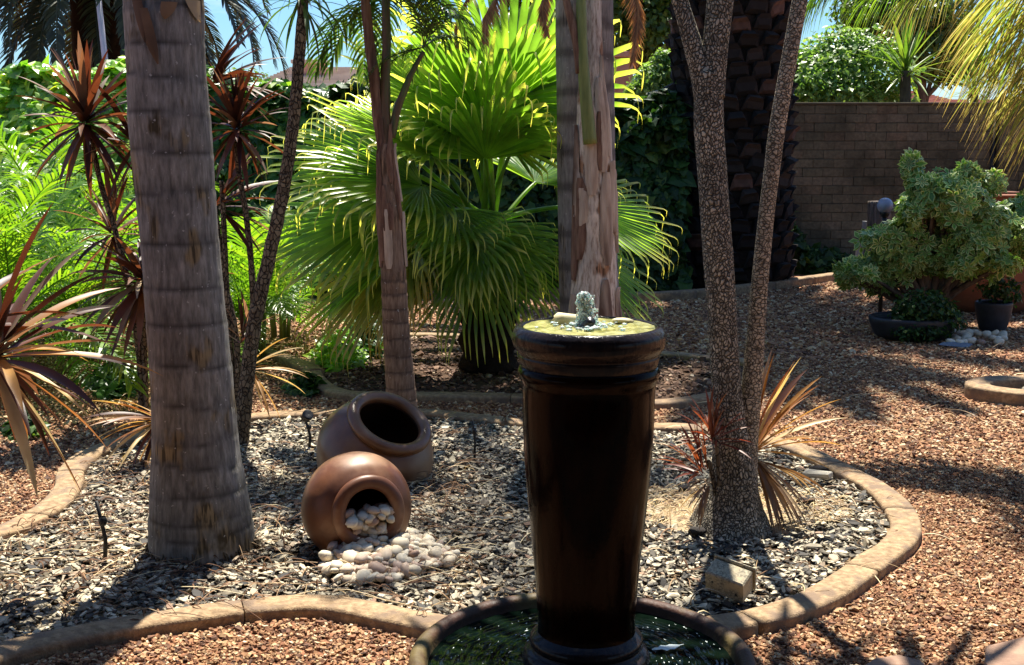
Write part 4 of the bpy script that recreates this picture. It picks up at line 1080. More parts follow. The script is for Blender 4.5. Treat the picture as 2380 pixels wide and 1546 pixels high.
def cracked_bark(name, c1, c2, ccrack, scale=34, zs=.75, width=.10, dist=.008):
    m, nt, out = new_mat(name)
    tc = nt.nodes.new('ShaderNodeTexCoord'); mp = nt.nodes.new('ShaderNodeMapping'); mp.inputs['Scale'].default_value = (1, 1, zs)
    nt.links.new(tc.outputs['Object'], mp.inputs['Vector'])
    nw = nd(nt, 'ShaderNodeTexNoise', Scale=16.0, Detail=3.0); nt.links.new(mp.outputs[0], nw.inputs['Vector'])
    wv = nt.nodes.new('ShaderNodeVectorMath'); wv.operation = 'MULTIPLY_ADD'; wv.inputs[1].default_value = (.05, .05, .05)
    nt.links.new(nw.outputs['Color'], wv.inputs[0]); nt.links.new(mp.outputs[0], wv.inputs[2])
    vo = nd(nt, 'ShaderNodeTexVoronoi', Scale=scale, feature='DISTANCE_TO_EDGE'); nt.links.new(wv.outputs[0], vo.inputs['Vector'])
    vc = nd(nt, 'ShaderNodeTexVoronoi', Scale=scale); nt.links.new(wv.outputs[0], vc.inputs['Vector'])
    sp_ = nt.nodes.new('ShaderNodeSeparateColor'); nt.links.new(vc.outputs['Color'], sp_.inputs[0])
    rp = ramp(nt, [(0, c1), (1, c2)]); nt.links.new(sp_.outputs[0], rp.inputs['Fac'])
    nlow = nd(nt, 'ShaderNodeTexNoise', Scale=5.0, Detail=5.0); nt.links.new(tc.outputs['Object'], nlow.inputs['Vector'])
    rlow = ramp(nt, [(.32, (.82, .82, .80)), (.66, (1.22, 1.2, 1.14))]); nt.links.new(nlow.outputs['Fac'], rlow.inputs['Fac'])
    rc_ = ramp(nt, [(0.02, (0, 0, 0)), (width, (1, 1, 1))]); nt.links.new(vo.outputs['Distance'], rc_.inputs['Fac'])
    col = mixc(nt, 1, mixc(nt, rc_.outputs['Color'], ccrack, rp.outputs['Color']), rlow.outputs['Color'], 'MULTIPLY')
    pb = nd(nt, 'ShaderNodeBsdfPrincipled'); pb.inputs['Roughness'].default_value = .9; pb.inputs['Specular IOR Level'].default_value = .2
    nt.links.new(col, pb.inputs['Base Color'])
    bp = nt.nodes.new('ShaderNodeBump'); bp.inputs['Strength'].default_value = 1; bp.inputs['Distance'].default_value = dist
    nt.links.new(rc_.outputs['Color'], bp.inputs['Height']); nt.links.new(bp.outputs['Normal'], pb.inputs['Normal'])
    nt.links.new(pb.outputs[0], out.inputs['Surface']); return m
def frond_set(specs, mat, name='frond'):
    out_ = []
    for k, s in enumerate(specs):
        me = pinnate(seed=k + 1, **s).mesh(name, False); me.materials.append(mat); out_.append(me)
    return out_
def crown_fronds(parent, c, meshes, n, sc=(.85, 1.1), a0=0.0, skip=None, name='frond'):
    for k in range(n):
        a = a0 + k * 2.399963; me = meshes[int(k * len(meshes) / n)]
        if skip and skip(a): continue
        s = rng.uniform(*sc); put(name, me, None, parent, rel(c, parent), (rng.gauss(0, .06), rng.gauss(0, .06), a), s)

# ---- 1 big grey palm in front
BY = 4.36
sil = [(-60, 286, 468), (0, 288, 470), (150, 296, 474), (300, 302, 488), (450, 320, 497), (600, 333, 510), (750, 343, 525), (900, 352, 540), (1000, 356, 549), (1060, 355, 556), (1120, 351, 568), (1180, 348, 580), (1240, 346, 590), (1285, 350, 594), (1310, 352, 596)]
path, rad = silhouette_trunk(sil, BY, 330, above=2.6)
rings = [P(420, v, BY - .1).z for v in (14, 100, 182, 262, 352, 452, 568, 672, 759, 852, 946, 1023, 1093, 1153, 1210, 1247)] + [P(420, 14, BY - .1).z + .15 * k for k in range(1, 18)]
m_bigpalm = palm_bark('grey_palm_bark', (.092, .087, .077), (.178, .168, .150), (.28, .265, .24), (.038, .032, .025), patch=(.24, .18, .10))
me, base = trunk_mesh(path, rad, rings, 110, .016, 3, .03, slope=.035)
big = empty('palm_tree', tuple(base), 'thick grey ringed palm trunk standing left in the slate bed, nearest of the palms', 'palm tree', 'palm trees of the garden')
put('trunk', me, m_bigpalm, big)
mbr = MB()
for k in range(170):
    a = rng.uniform(0, 2 * PI); z0 = rng.uniform(.02, .08) * rng.uniform(.5, 1); r0 = rad[4] * 1.0; r1 = r0 + rng.uniform(.0, .05)
    pp = [(math.cos(a) * (r0 - .012), math.sin(a) * (r0 - .012), z0 - base[2]), (math.cos(a + .05) * (r0 + .008), math.sin(a + .05) * (r0 + .008), z0 * .6 - base[2]), (math.cos(a + rng.uniform(-.2, .2)) * r1, math.sin(a) * r1, .0 - base[2])]
    V, Fc = tube(spline(pp, 5), [.004, .004, .004, .003, .003], 5); mbr.add(V, Fc, rng.random())
put('root_fringe', mbr.mesh('root_fringe'), solid_mat('root_fibre', (.035, .025, .015), (.12, .09, .05), scale=30, rough=.95), big, kind='stuff')
# torn leaf base clinging near the top
for (u, v, du, dv, w, mt) in ((330, 20, 40, 130, 16, m_dry), (318, -10, 22, 110, 12, m_dry), (440, -5, 20, 60, 14, m_dry), (395, 5, -10, 40, 16, m_dry), (455, 30, 12, 70, 6, m_dry)):
    r = .145; p0 = P(u, v, BY - r * .9); p1 = P(u + du, v + dv, BY - r * .93); n = 9; V, T_ = [], []
    for i in range(n):
        t = i / (n - 1); q = p0.lerp(p1, t); ww = w / F * BY * (1 - t ** 3 * .9)
        cx = path[np.argmin(abs(path[:, 2] - q.z))][0]; rr = rad[np.argmin(abs(path[:, 2] - q.z))] * 1.06
        for o_ in (-ww, 0, ww):
            x = q.x + o_; dx = max(-.97, min(.97, (x - cx) / rr)); y = BY - rr * math.sqrt(1 - dx * dx) - .006 - (.004 if o_ == 0 else 0)
            V.append((cx + dx * rr - base[0], y - base[1], q.z - base[2])); T_.append(t)
    Fc = []
    for i in range(n - 1): b = i * 3; Fc += [(b, b + 1, b + 4, b + 3), (b + 1, b + 2, b + 5, b + 4)]
    put('torn_leaf_base', mesh_np('torn_leaf_base', V, Fc, None, T_), mt, big)
qs = frond_set([dict(L=1.9, elev=1.2, droop=1.5, n=46, ll=.42, lw=.022, ldroop=.9), dict(L=2.0, elev=.8, droop=1.5, n=46, ll=.42, lw=.022, ldroop=1.0), dict(L=1.9, elev=.3, droop=1.3, n=46, ll=.40, lw=.022, ldroop=1.2)], m_queen)
crown_fronds(big, path[-1], qs, 7, (.7, .9), 2.2)

# ---- 2 slender palm behind the pots
sil = [(330, 888, 916), (350, 878, 915), (500, 879, 936), (640, 885, 944), (750, 889, 951), (850, 895, 960), (950, 899, 970), (1000, 900, 974)]
path, rad = silhouette_trunk(sil, 6.4, 170)
rings = [P(920, v, 6.35).z for v in (655, 685, 720, 752, 790, 830, 870, 905, 935, 965)]
m_slim = palm_bark('brown_palm_bark', (.11, .065, .045), (.20, .13, .09), (.30, .21, .15), (.045, .025, .015), patch=(.33, .20, .12), streak=9)
me, base = trunk_mesh(path, rad, rings, 60, .05, 8, .04, fibre=.03)
slim = empty('palm_tree', tuple(base), 'slender brown palm with peeling bark rising straight behind the wide mouthed pot', 'palm tree', 'palm trees of the garden')
put('trunk', me, m_slim, slim)
def bark_strips(parent, path, rad, z0, z1, n, mats, w=(.3, .8), off=.012, length=(.15, .5)):
    r = random.Random(n)
    for k in range(n):
        a0 = r.uniform(-PI * .95, -.05); za = r.uniform(z0, z1); zb = za + r.uniform(*length); hw = r.uniform(*w) * .5; V = []; m_ = 12; c_ = 4
        for i in range(m_):
            t = i / (m_ - 1); z = za + (zb - za) * t; j = int(np.clip(np.searchsorted(path[:, 2], z), 0, len(path) - 1)); cx, rr = path[j][0], rad[j]
            for q in range(c_ + 1):
                u_ = q / c_ * 2 - 1; ww = hw * (1 - .55 * abs(2 * t - 1) ** 3) * (1 + .2 * mnoise.noise(Vector((t * 6, q, k))))
                a = a0 + u_ * ww; r2_ = rr * (1.02 + off / rr * (1 - u_ * u_) + .08 * max(0, t - .8) * 4 * r.random()) + .004
                V.append((cx + math.cos(a) * r2_ - base_of(parent).x, path[j][1] + math.sin(a) * r2_ - base_of(parent).y, z - base_of(parent).z))
        Fc = [(i * (c_ + 1) + q, i * (c_ + 1) + q + 1, (i + 1) * (c_ + 1) + q + 1, (i + 1) * (c_ + 1) + q) for i in range(m_ - 1) for q in range(c_)]
        put('bark_strip', mesh_np('bark_strip', V, Fc), mats[k % len(mats)], parent)
def base_of(o): return o.location
m_peelA = solid_mat('peeling_bark_brown', (.10, .05, .035), (.26, .15, .10), scale=14, rough=.9, spec=.15, bump=.8, dist=.004, stretch=(3, 3, .4))
m_peelB = solid_mat('peeling_bark_pink', (.36, .26, .19), (.55, .43, .33), scale=12, rough=.9, spec=.15, bump=.7, dist=.004, stretch=(3, 3, .4), c3=(.12, .07, .05), scale2=2.5)
zt = P(900, 640, 6.4).z
bark_strips(slim, path, rad, zt, P(900, 420, 6.4).z, 16, [m_peelA, m_peelB, m_peelA], off=.010, length=(.12, .4))
m_stem = solid_mat('dark_green_stem', (.03, .045, .012), (.08, .10, .03), scale=8, rough=.5, stretch=(4, 4, .4), c3=(.10, .06, .03), scale2=5)
sx_ = lambda pts, Y, o: [Vector(P(u, v, Y)) - Vector(o.location) for u, v in pts]
for pts, r0, r1 in (([(896, 370), (880, 270), (866, 150), (852, 40), (846, -60)], .034, .022), ([(905, 380), (895, 250), (898, 120), (896, -40)], .030, .02), ([(908, 320), (925, 250), (948, 190), (962, 160), (985, 120)], .024, .010)):
    pp = spline(sx_(pts, 6.4, slim), 20); V, Fc = tube(pp, np.linspace(r0, r1, 20), 12, lambda th, i, t: 1 + .12 * np.sin(th * 5 + i)); put('leaf_sheath', mesh_np('leaf_sheath', V, Fc), m_stem if r0 < .033 else m_peelA, slim)
strapset = []
for k, (e, d_) in enumerate(((1.3, 1.6), (1.0, 1.8), (.6, 1.6), (.2, 1.5), (-.2, 1.1))):
    mb = pinnate(.75, e, d_, 22, .26, .020, ldroop=1.3, alpha=50, seed=20 + k, rw=.006); me = mb.mesh('frond', False); me.materials.append(m_queen); strapset.append(me)
for (u, v, n) in ((852, 0, 12), (896, -20, 9), (985, 110, 9)):
    for k in range(n): put('frond', strapset[(k * 2) % 5], None, slim, rel(P(u, v, 6.4), slim), (0, 0, k * 2.4 + u), rng.uniform(.6, .95) if u < 980 else rng.uniform(.4, .6))

# ---- 3 thin dark leaning stem
def stem_tree(px, Y, r0, r1, mat, n=40, nseg=18, lump=.06):
    pp = spline([P(u, v, Y) for u, v in px], n); rr = np.linspace(r0, r1, n)
    return pp, rr
m_thin = cracked_bark('thin_stem_bark', (.10, .075, .05), (.20, .16, .11), (.02, .014, .01), scale=48, zs=.7, width=.12, dist=.006)
pp, rr = stem_tree([(560, 1040), (572, 900), (592, 750), (625, 600), (657, 450), (680, 300), (694, 150), (704, 20), (708, -60)], 6.0, .040, .024, m_thin, 70)
V, Fc = tube(pp - pp[0], rr, 18, lambda th, i, t: 1 + .05 * np.sin(th * 3 + i * 1.3) + .03 * np.sin(i * 2.1))
lean = empty('cabbage_tree', tuple(pp[0]), 'thin dark stem leaning right with a tuft of narrow leaves at the top', 'tree', 'thin stemmed cabbage trees'); put('trunk', mesh_np('trunk', V, Fc), m_thin, lean)
gl = []
for k, (e, d_) in enumerate(((1.2, 1.9), (.7, 2.0), (.3, 1.8), (-.2, 1.2), (-.8, .7), (1.4, .6))):
    V, Fc, T_ = strap(.36, .018, e, d_, .2, 8); gl.append(mesh_np('leaf', V, Fc, None, T_)); gl[-1].materials.append(m_queen)
for k in range(46): put('leaf', gl[k % 5], None, lean, rel(P(705, rng.uniform(-60, 30), 6.0), lean), (0, rng.gauss(0, .1), k * 2.4), rng.uniform(.7, 1.1))

# ---- 4 pale banded palm and 5 peeling palm in front of it
sil = [(-40, 1290, 1424), (200, 1293, 1427), (400, 1295, 1430), (600, 1298, 1435), (760, 1302, 1442), (915, 1306, 1448)]
path, rad = silhouette_trunk(sil, 7.45, 200, above=2.6)
rings = [P(1360, v, 7.35).z for v in (60, 130, 205, 275, 352, 440, 530, 620, 700)] + [P(1360, 60, 7.35).z + .2 * k for k in range(1, 12)]
m_band = palm_bark('pale_palm_bark', (.14, .125, .115), (.22, .195, .18), (.29, .26, .235), (.055, .042, .036), patch=(.30, .24, .19), streak=5)
me, base = trunk_mesh(path, rad, rings, 64, .012, 12, .015, bandw=.032, slope=.05)
band = empty('palm_tree', tuple(base), 'pale grey palm with broad dark bands standing directly behind the peeling trunk', 'palm tree', 'palm trees of the garden')
for d_ in me.attributes['tip'].data: pass
put('trunk', me, m_band, band)
crown_fronds(band, path[-1], qs, 9, (.8, 1.0), skip=lambda a: math.sin(a) < .2)
m_dead = leaf_mat('dead_frond', [(0, (.20, .09, .035)), (.5, (.34, .17, .07)), (1, (.46, .27, .13))], trans=.3, rough=.6, boost=1.3, tint=(1, .8, .5))
for pts, ll in (([(1455, -60), (1480, 0), (1482, 60), (1470, 145)], .16), ([(1290, -50), (1268, -10), (1262, 30), (1272, 82)], .12), ([(1190, -60), (1150, 0), (1130, 40), (1128, 100)], .13), ([(1130, -60), (1080, 10), (1060, 60), (1062, 110)], .05)):
    mb = MB(); pth = spline([Vector(P(u, v, 7.2)) - Vector(base) for u, v in pts], 60); rr = random.Random(int(pts[0][0]))
    V, Fc = tube(pth, np.linspace(.010, .004, 60), 5, cap=False); mb.add(V, Fc, .9)
    for k in range(110):
        q = pth[int(k / 110 * 59)]
        for sd in (-1, 1):
            l = ll * .75 * rr.uniform(.7, 1.15) * (1 - .55 * (k / 110) ** 3); d = np.array([sd * rr.uniform(.35, .7), rr.uniform(-.35, .35), -1.0]); d = nz(d); p = q.copy(); vs = []
            for j in range(4):
                w = .0055 * (1 - j / 3.2); vs += [p + np.array([w, .003, 0]), p - np.array([w, -.003, 0])]; d = nz(d + np.array([sd * rr.uniform(-.05, .15), 0, -.15])); p = p + d * l / 3
            mb.add(vs, [(0, 1, 3, 2), (2, 3, 5, 4), (4, 5, 7, 6)], rr.random())
    put('dead_frond', mb.mesh('dead_frond', False), m_dead, band)
sil = [(60, 1352, 1398), (180, 1346, 1405), (260, 1342, 1418), (450, 1335, 1428), (560, 1332, 1430), (650, 1330, 1432), (720, 1322, 1436), (790, 1310, 1442), (940, 1296, 1452)]
path, rad = silhouette_trunk(sil, 7.1, 190, above=1.9)
m_peeled = palm_bark('peeled_palm_bark', (.20, .12, .08), (.52, .43, .35), (.68, .59, .49), (.06, .035, .025), patch=(.34, .18, .10), streak=7)
me, base = trunk_mesh(path, rad, [], 56, .02, 15, .05, fibre=.05)
peel = empty('palm_tree', tuple(base), 'pinkish palm trunk with ragged peeling bark rising right behind the fountain jet', 'palm tree', 'palm trees of the garden')
put('trunk', me, m_peeled, peel)
bark_strips(peel, path, rad, .15, P(1380, 300, 7.1).z, 22, [m_peelB, m_peelB, m_peelA, m_peelB], w=(.4, .9), off=.014, length=(.2, .6))
m_petiole = solid_mat('green_petiole', (.10, .13, .03), (.20, .22, .06), scale=8, rough=.5, stretch=(4, 4, .4))
pp = spline(sx_([(1372, 335), (1362, 230), (1354, 120), (1350, -60)], 6.97, peel), 16); V, Fc = tube(pp, np.linspace(.040, .026, 16), 10); put('petiole', mesh_np('petiole', V, Fc), m_petiole, peel)
pp = spline(sx_([(1352, 170), (1340, 90), (1318, 10), (1308, -50)], 6.98, peel), 12); V, Fc = tube(pp, np.linspace(.035, .015, 12), 8); put('dead_petiole', mesh_np('dead_petiole', V, Fc), m_peelA, peel)
crown_fronds(peel, path[-1], qs, 7, (.6, .8), 1.0, skip=lambda a: math.sin(a) < .1)
for a_ in (-125, -100, -150): put('frond', qs[1], None, peel, rel(path[-1], peel), (0, 0, R(a_)), .8)

# ---- 6 twin trunked cabbage tree
m_crack = cracked_bark('cracked_corky_bark', (.20, .172, .132), (.46, .40, .31), (.032, .027, .021), scale=88, zs=.7, width=.20, dist=.006)
m_crack2 = cracked_bark('ridged_bark', (.30, .245, .18), (.50, .41, .30), (.06, .047, .033), scale=60, zs=1.3, width=.16, dist=.004)
TY = 4.62
tb = P(1700, 1225, TY); twin = empty('cabbage_tree', (tb.x, TY, 0), 'corky barked tree with two trunks forking from one flared base in the slate bed', 'tree', 'thin stemmed cabbage trees')
def limb(sil, Y, mat, n, nseg=40, name='trunk', above=0, fl=.05, yoff=None):
    path, rad = silhouette_trunk(sil, Y, n, above); path, rad = smooth1(path, 3), smooth1(rad, 3) * .95
    if yoff is not None: path[:, 1] += np.interp(path[:, 2], [path[0][2], path[-1][2]], yoff)
    V, Fc = tube(path - np.array([tb.x, TY, 0]), rad, nseg, lambda th, i, t: 1 + fl * np.array([mnoise.noise(Vector((math.cos(a) * 2, math.sin(a) * 2, path[i][2] * 6))) + .5 * mnoise.noise(Vector((math.cos(a) * 7, math.sin(a) * 7, path[i][2] * 20))) for a in th]))
    put(name, mesh_np(name, V, Fc), mat, twin); return path
limb([(160, 1610, 1682), (300, 1612, 1684), (500, 1626, 1698), (700, 1641, 1713), (800, 1647, 1718), (900, 1652, 1724), (1000, 1656, 1738), (1080, 1652, 1758), (1140, 1640, 1766), (1170, 1626, 1774), (1200, 1608, 1786), (1222, 1594, 1798), (1240, 1585, 1806)], TY, m_crack, 140, 52)
pL = limb([(-40, 1548, 1588), (0, 1561, 1600), (60, 1575, 1618), (120, 1590, 1640), (190, 1608, 1668), (240, 1612, 1676)], TY, m_crack, 60, 36, 'branch', 1.0)
pR = limb([(-40, 1645, 1712), (0, 1641, 1707), (60, 1636, 1700), (120, 1628, 1692), (190, 1624, 1688), (240, 1618, 1686)], TY, m_crack, 60, 36, 'branch', 1.1)
pS = limb([(-40, 1848, 1886), (0, 1840, 1878), (150, 1812, 1851), (300, 1786, 1826), (500, 1762, 1800), (700, 1741, 1783), (800, 1733, 1778), (900, 1722, 1772), (1000, 1708, 1764), (1100, 1690, 1762), (1160, 1690, 1765)], TY + .02, m_crack2, 120, 32, 'side_trunk', 1.2, fl=.03)
gset = []
for k, (e, d_) in enumerate(((1.3, .6), (1.0, 1.0), (.6, 1.2), (.2, 1.2), (-.2, 1.0), (-.6, .6))):
    V, Fc, T_ = strap(.68, .050, e, d_, .25, 8); gset.append(mesh_np('leaf', V, Fc, None, T_)); gset[-1].materials.append(m_yucca)
for pth in (pL, pR, pS):
    for k in range(34): put('leaf', gset[k % 6], None, twin, Vector(pth[-1]) - twin.location + Vector((0, 0, rng.uniform(-.3, .15))), (0, rng.gauss(0, .1), k * 2.4), rng.uniform(.8, 1.1))

# ---- 7 date palm trunk on the right
DY = 13.6; dx = P(1695, 400, DY).x
date = empty('date_palm', (dx, DY, 0), 'huge dark date palm trunk with scaly leaf bases behind the twin trunked tree', 'palm tree', 'date palms')
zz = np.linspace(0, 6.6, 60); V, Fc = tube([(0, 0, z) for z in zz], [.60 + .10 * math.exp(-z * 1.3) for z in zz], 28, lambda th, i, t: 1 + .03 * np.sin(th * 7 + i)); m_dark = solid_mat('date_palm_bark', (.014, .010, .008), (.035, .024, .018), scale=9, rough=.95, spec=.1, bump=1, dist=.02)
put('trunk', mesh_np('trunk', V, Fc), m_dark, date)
m_boot = chip_mat('leaf_base', [(0, (.008, .006, .005)), (.6, (.016, .011, .009)), (.93, (.028, .018, .013)), (1, (.10, .05, .035))], scale=18, bump=.6, rough=.9)
bm_ = []
for k in range(4):
    r = random.Random(k + 9); w = .115; V = [(-w, -.02, -.05), (w, -.02, -.05), (w * .8, -.09, .05), (-w * .8, -.09, .05), (-w * .55, -.13, .085 + r.uniform(-.01, .02)), (w * .55, -.13, .085 + r.uniform(-.01, .02)), (-w * .5, -.02, .12), (w * .5, -.02, .12), (-w * .6, -.07, -.02), (w * .6, -.07, -.02)]
    Fc = [(0, 1, 9, 8), (8, 9, 2, 3), (3, 2, 5, 4), (4, 5, 7, 6), (0, 8, 3), (1, 2, 9), (0, 3, 6), (3, 4, 6), (1, 7, 2), (2, 7, 5)]
    me = mesh_np('leaf_base', V, Fc, smooth=False); me.materials.append(m_boot); bm_.append(me)
cnt = 0
for row in range(34):
    z = .15 + row * .165
    for j in range(16):
        a = 2 * PI * (j + .5 * (row % 2)) / 16 + row * .07
        if math.cos(a + PI / 2) < -.35 or z > 4.2: continue       # far side and above the frame: plain trunk
        if cnt >= 290: continue
        rr = .60 + .10 * math.exp(-z * 1.3); cnt += 1
        put('leaf_base', bm_[cnt % 4], None, date, (math.cos(a) * (rr - .01), math.sin(a) * (rr - .01), z + rng.uniform(-.02, .02)), (rng.gauss(-.1, .15), rng.gauss(0, .12), a + PI / 2), rng.uniform(.9, 1.2))
ds = frond_set([dict(L=3.4, elev=1.3, droop=1.0, n=70, ll=.45, lw=.05, ldroop=.35, rw=.03), dict(L=3.6, elev=.9, droop=1.2, n=70, ll=.45, lw=.05, ldroop=.4, rw=.03), dict(L=3.5, elev=.45, droop=1.3, n=70, ll=.45, lw=.05, ldroop=.4, rw=.03), dict(L=3.3, elev=.0, droop=1.1, n=70, ll=.42, lw=.035, ldroop=.5, rw=.03)], m_date)
crown_fronds(date, (dx, DY, 6.6), ds, 66, (.9, 1.15), skip=lambda a: -1.2 < ((a + PI) % (2 * PI)) - PI < -.2 and rng.random() < .85)

# ---- date palm over the hedge at top left, drooping dark fronds
ly = 18.5; lc = P(225, -120, ly)
ldate = empty('date_palm', (lc.x, ly, 0), 'dark drooping date palm crown beyond the hedge at top left', 'palm tree', 'date palms')
V, Fc = tube([(0, 0, z) for z in np.linspace(0, lc.z, 20)], [.42] * 20, 16); put('trunk', mesh_np('trunk', V, Fc), m_dark, ldate)
dd_ = frond_set([dict(L=2.8, elev=.9, droop=1.9, n=72, ll=.34, lw=.03, ldroop=.5, rw=.03), dict(L=2.9, elev=.45, droop=1.9, n=72, ll=.34, lw=.03, ldroop=.5, rw=.03), dict(L=2.7, elev=.0, droop=1.6, n=72, ll=.34, lw=.03, ldroop=.6, rw=.03), dict(L=2.2, elev=-.5, droop=1.0, n=60, ll=.32, lw=.03, ldroop=.6, rw=.03)], m_date)
crown_fronds(ldate, lc, dd_, 90, (1.15, 1.45))

# ================================================================== FAN PALM
fb = G(1135, 900); fb.y = 8.15; fb.x = P(1135, 700, 8.15).x
fp = empty('fan_palm', (fb.x, 8.15, 0), 'large green fan palm with drooping split leaves filling the middle of the garden', 'palm tree')
V, Fc = tube([(0, 0, z) for z in np.linspace(0, 1.0, 24)], [.19 + .02 * math.sin(z * 40) for z in np.linspace(0, .9, 24)], 28, lambda th, i, t: 1 + .05 * np.sin(th * 9 + i * 2))
put('trunk', mesh_np('trunk', V, Fc), m_dark, fp)
fm = {}
for k, e in enumerate((1.75, 1.4, 1.05, .7, .35, 0.0, -.4)):
    for j in range(2):
        mm = m_fan if not (k > 4 and j == 1) else m_fan_y
        me = fan(.62 if k < 5 else .45, .90, e, seed=k * 3 + j, droop=.9 + .04 * k, span=225 - 8 * k, split=.50).mesh('frond'); me.materials.append(mm); fm[(k, j)] = me
# (elevation index, compass angle in degrees with -90 towards the camera, scale, variant)
FR = [(0, -105, 1.28, 0), (0, 70, 1.15, 1), (1, -75, 1.0, 1), (1, -145, 1.15, 0), (1, 165, 1.1, 1), (1, 35, .9, 0), (2, -165, 1.05, 1), (2, 150, 1.05, 0), (2, -100, .85, 0),
      (3, 178, 1.15, 0), (3, -150, .95, 1), (3, 60, .9, 1), (4, -172, 1.1, 1), (4, -125, .8, 0), (4, 8, 1.0, 1), (4, 158, 1.2, 0), (5, -178, 1.15, 0), (5, -85, .8, 0), (5, 6, 1.1, 0),
      (6, -95, .80, 0), (6, -60, .66, 0), (5, 196, 1.25, 1), (6, 186, 1.0, 1), (6, 202, .95, 1), (5, -115, .85, 0)]
for (k, az, s, j) in FR:
    put('frond', fm[(k, j)], None, fp, (rng.uniform(-.05, .05), rng.uniform(-.05, .05), 1.0 + rng.uniform(-.08, .08)), ((rng.uniform(.15, .8) if 2 <= k <= 5 else .3) * math.cos(R(az)) * (1 if abs(math.cos(R(az))) > .5 else 0) + rng.gauss(0, .1), rng.gauss(0, .08), R(az)), s)

# ================================================================== CORDYLINES
cs = []
for k, (e, d_, tw) in enumerate(((1.45, .15, .3), (1.25, .3, -.4), (1.0, .4, .5), (.75, .45, -.3), (.5, .5, .4), (.25, .55, -.5), (.0, .6, .3), (-.3, .55, -.4), (-.65, .4, .3), (-1.0, .25, -.2))):
    V, Fc, T_ = strap(.42, .039, e, d_, .30, 9, tw); me = mesh_np('leaf', V, Fc, None, T_); me.materials.append(m_red); cs.append(me)
cg = []
for me in cs: m2 = me.copy(); m2.name = 'leaf'; m2.materials.clear(); m2.materials.append(m_redgold); cg.append(m2)
cr = []
for me in cs: m2 = me.copy(); m2.name = 'leaf'; m2.materials.clear(); m2.materials.append(m_red2); cr.append(m2)
cd = []
for me in cs: m2 = me.copy(); m2.name = 'dry_leaf'; m2.materials.clear(); m2.materials.append(m_dry); cd.append(m2)
def rosette(parent, c, n, s, lo=0, hi=10, meshes=None, az=None, name='leaf', spread=.05, thin=1.0):
    meshes = meshes or cs
    for k in range(n):
        idx = lo + int((k + rng.random()) / n * (hi - lo)); idx = min(hi - 1, idx)
        a = k * 2.39996 + rng.uniform(-.2, .2) if az is None else R(rng.uniform(*az))
        put(name, meshes[idx], None, parent, rel(c, parent) + Vector((rng.gauss(0, .01), rng.gauss(0, .01), spread * (.5 - (idx - lo) / max(1, hi - lo)))), (0, 0, a), (lambda q: (q, q * thin, q))(s * rng.uniform(.75, 1.12)))
def stems(parent, lst, Y, r0=.016, r1=.012):
    for pts in lst:
        pp = spline([Vector(P(u, v, Y)) - Vector(parent.location) for u, v in pts], 24)
        V, Fc = tube(pp, np.linspace(r0, r1, 24), 10, lambda th, i, t: 1 + .08 * math.sin(i * 2.7) + .05 * np.sin(th * 3)); put('stem', mesh_np('stem', V, Fc), m_thin, parent)
b = G(330, 960); c1 = empty('cordyline', (b.x, 6.6, 0), 'tall red leaved cordyline with three heads left of the big grey palm', 'cordyline', 'red leaved cordylines')
stems(c1, [[(335, 985), (320, 800), (285, 600), (235, 430), (205, 290)], [(340, 985), (335, 760), (345, 600), (330, 420), (305, 330)], [(330, 985), (325, 850), (320, 760), (330, 650)]], 6.6, .018, .014)
rosette(c1, P(200, 285, 6.6), 84, 1.0); rosette(c1, P(315, 335, 6.7), 34, .9); rosette(c1, P(262, 545, 6.75), 36, .85, 0, 10); rosette(c1, P(335, 660, 6.5), 56, 1.12, 3, 10)
rosette(c1, P(335, 660, 6.5), 22, 1.05, 6, 10, cd, name='dry_leaf')
b = G(545, 1030); c2 = empty('cordyline', (b.x, 6.25, 0), 'slim red leaved cordyline with tufted heads just right of the big grey palm', 'cordyline', 'red leaved cordylines')
stems(c2, [[(545, 1040), (540, 900), (528, 700), (520, 520), (515, 420)], [(560, 1035), (575, 850), (588, 690), (572, 500), (555, 400), (548, 300)], [(552, 1030), (550, 800), (520, 640), (500, 480)]], 6.25, .020, .013)
rosette(c2, P(550, 300, 6.25), 70, .76); rosette(c2, P(495, 195, 6.4), 22, .95, 2, 8, az=(-60, 40)); rosette(c2, P(508, 480, 6.3), 22, .8, 2, 9, az=(-60, 60)); rosette(c2, P(560, 790, 6.1), 12, .5, 0, 5)
b = G(-20, 1250); c3 = empty('cordyline', (P(-22, 830, 3.9).x, 3.9, 0), 'foreground cordyline reaching in from the left edge with long bronze straps', 'cordyline', 'red leaved cordylines')
stems(c3, [[(-25, 1420), (-28, 1100), (-15, 840)], [(-60, 1420), (-80, 1000), (-90, 760)]], 3.9, .02, .016)
rosette(c3, P(-12, 835, 3.9), 46, 1.2, 1, 10, thin=.85); rosette(c3, P(-12, 835, 3.9), 24, 1.2, 4, 10, cg, thin=.8); rosette(c3, P(-90, 760, 3.9), 24, 1.1)
b = G(330, 1040); c4 = empty('cordyline', (P(352, 1010, 5.6).x, 5.6, 0), 'low tuft of golden brown leaves at the kerb half hidden by the big palm', 'cordyline', 'red leaved cordylines')
rosette(c4, P(365, 985, 5.6), 18, .7, 4, 10, cg, az=(140, 260), thin=.6); rosette(c4, P(365, 985, 5.6), 10, .7, 5, 10, cs, az=(150, 250))
c5 = empty('cordyline', (P(588, 890, 6.5).x, 6.5, 0), 'small golden and purple leaf tuft between the thin stem and the kerb', 'cordyline', 'red leaved cordylines')
rosette(c5, P(585, 860, 6.5), 10, .7, 3, 10, cg, az=(-60, 40), thin=.6); rosette(c5, P(578, 760, 6.5), 8, .45, 1, 7)
c6 = empty('cordyline', (P(1660, 1090, 4.5).x, 4.5, 0), 'short red rosettes sprouting at the left foot of the twin trunked tree', 'cordyline', 'red leaved cordylines')
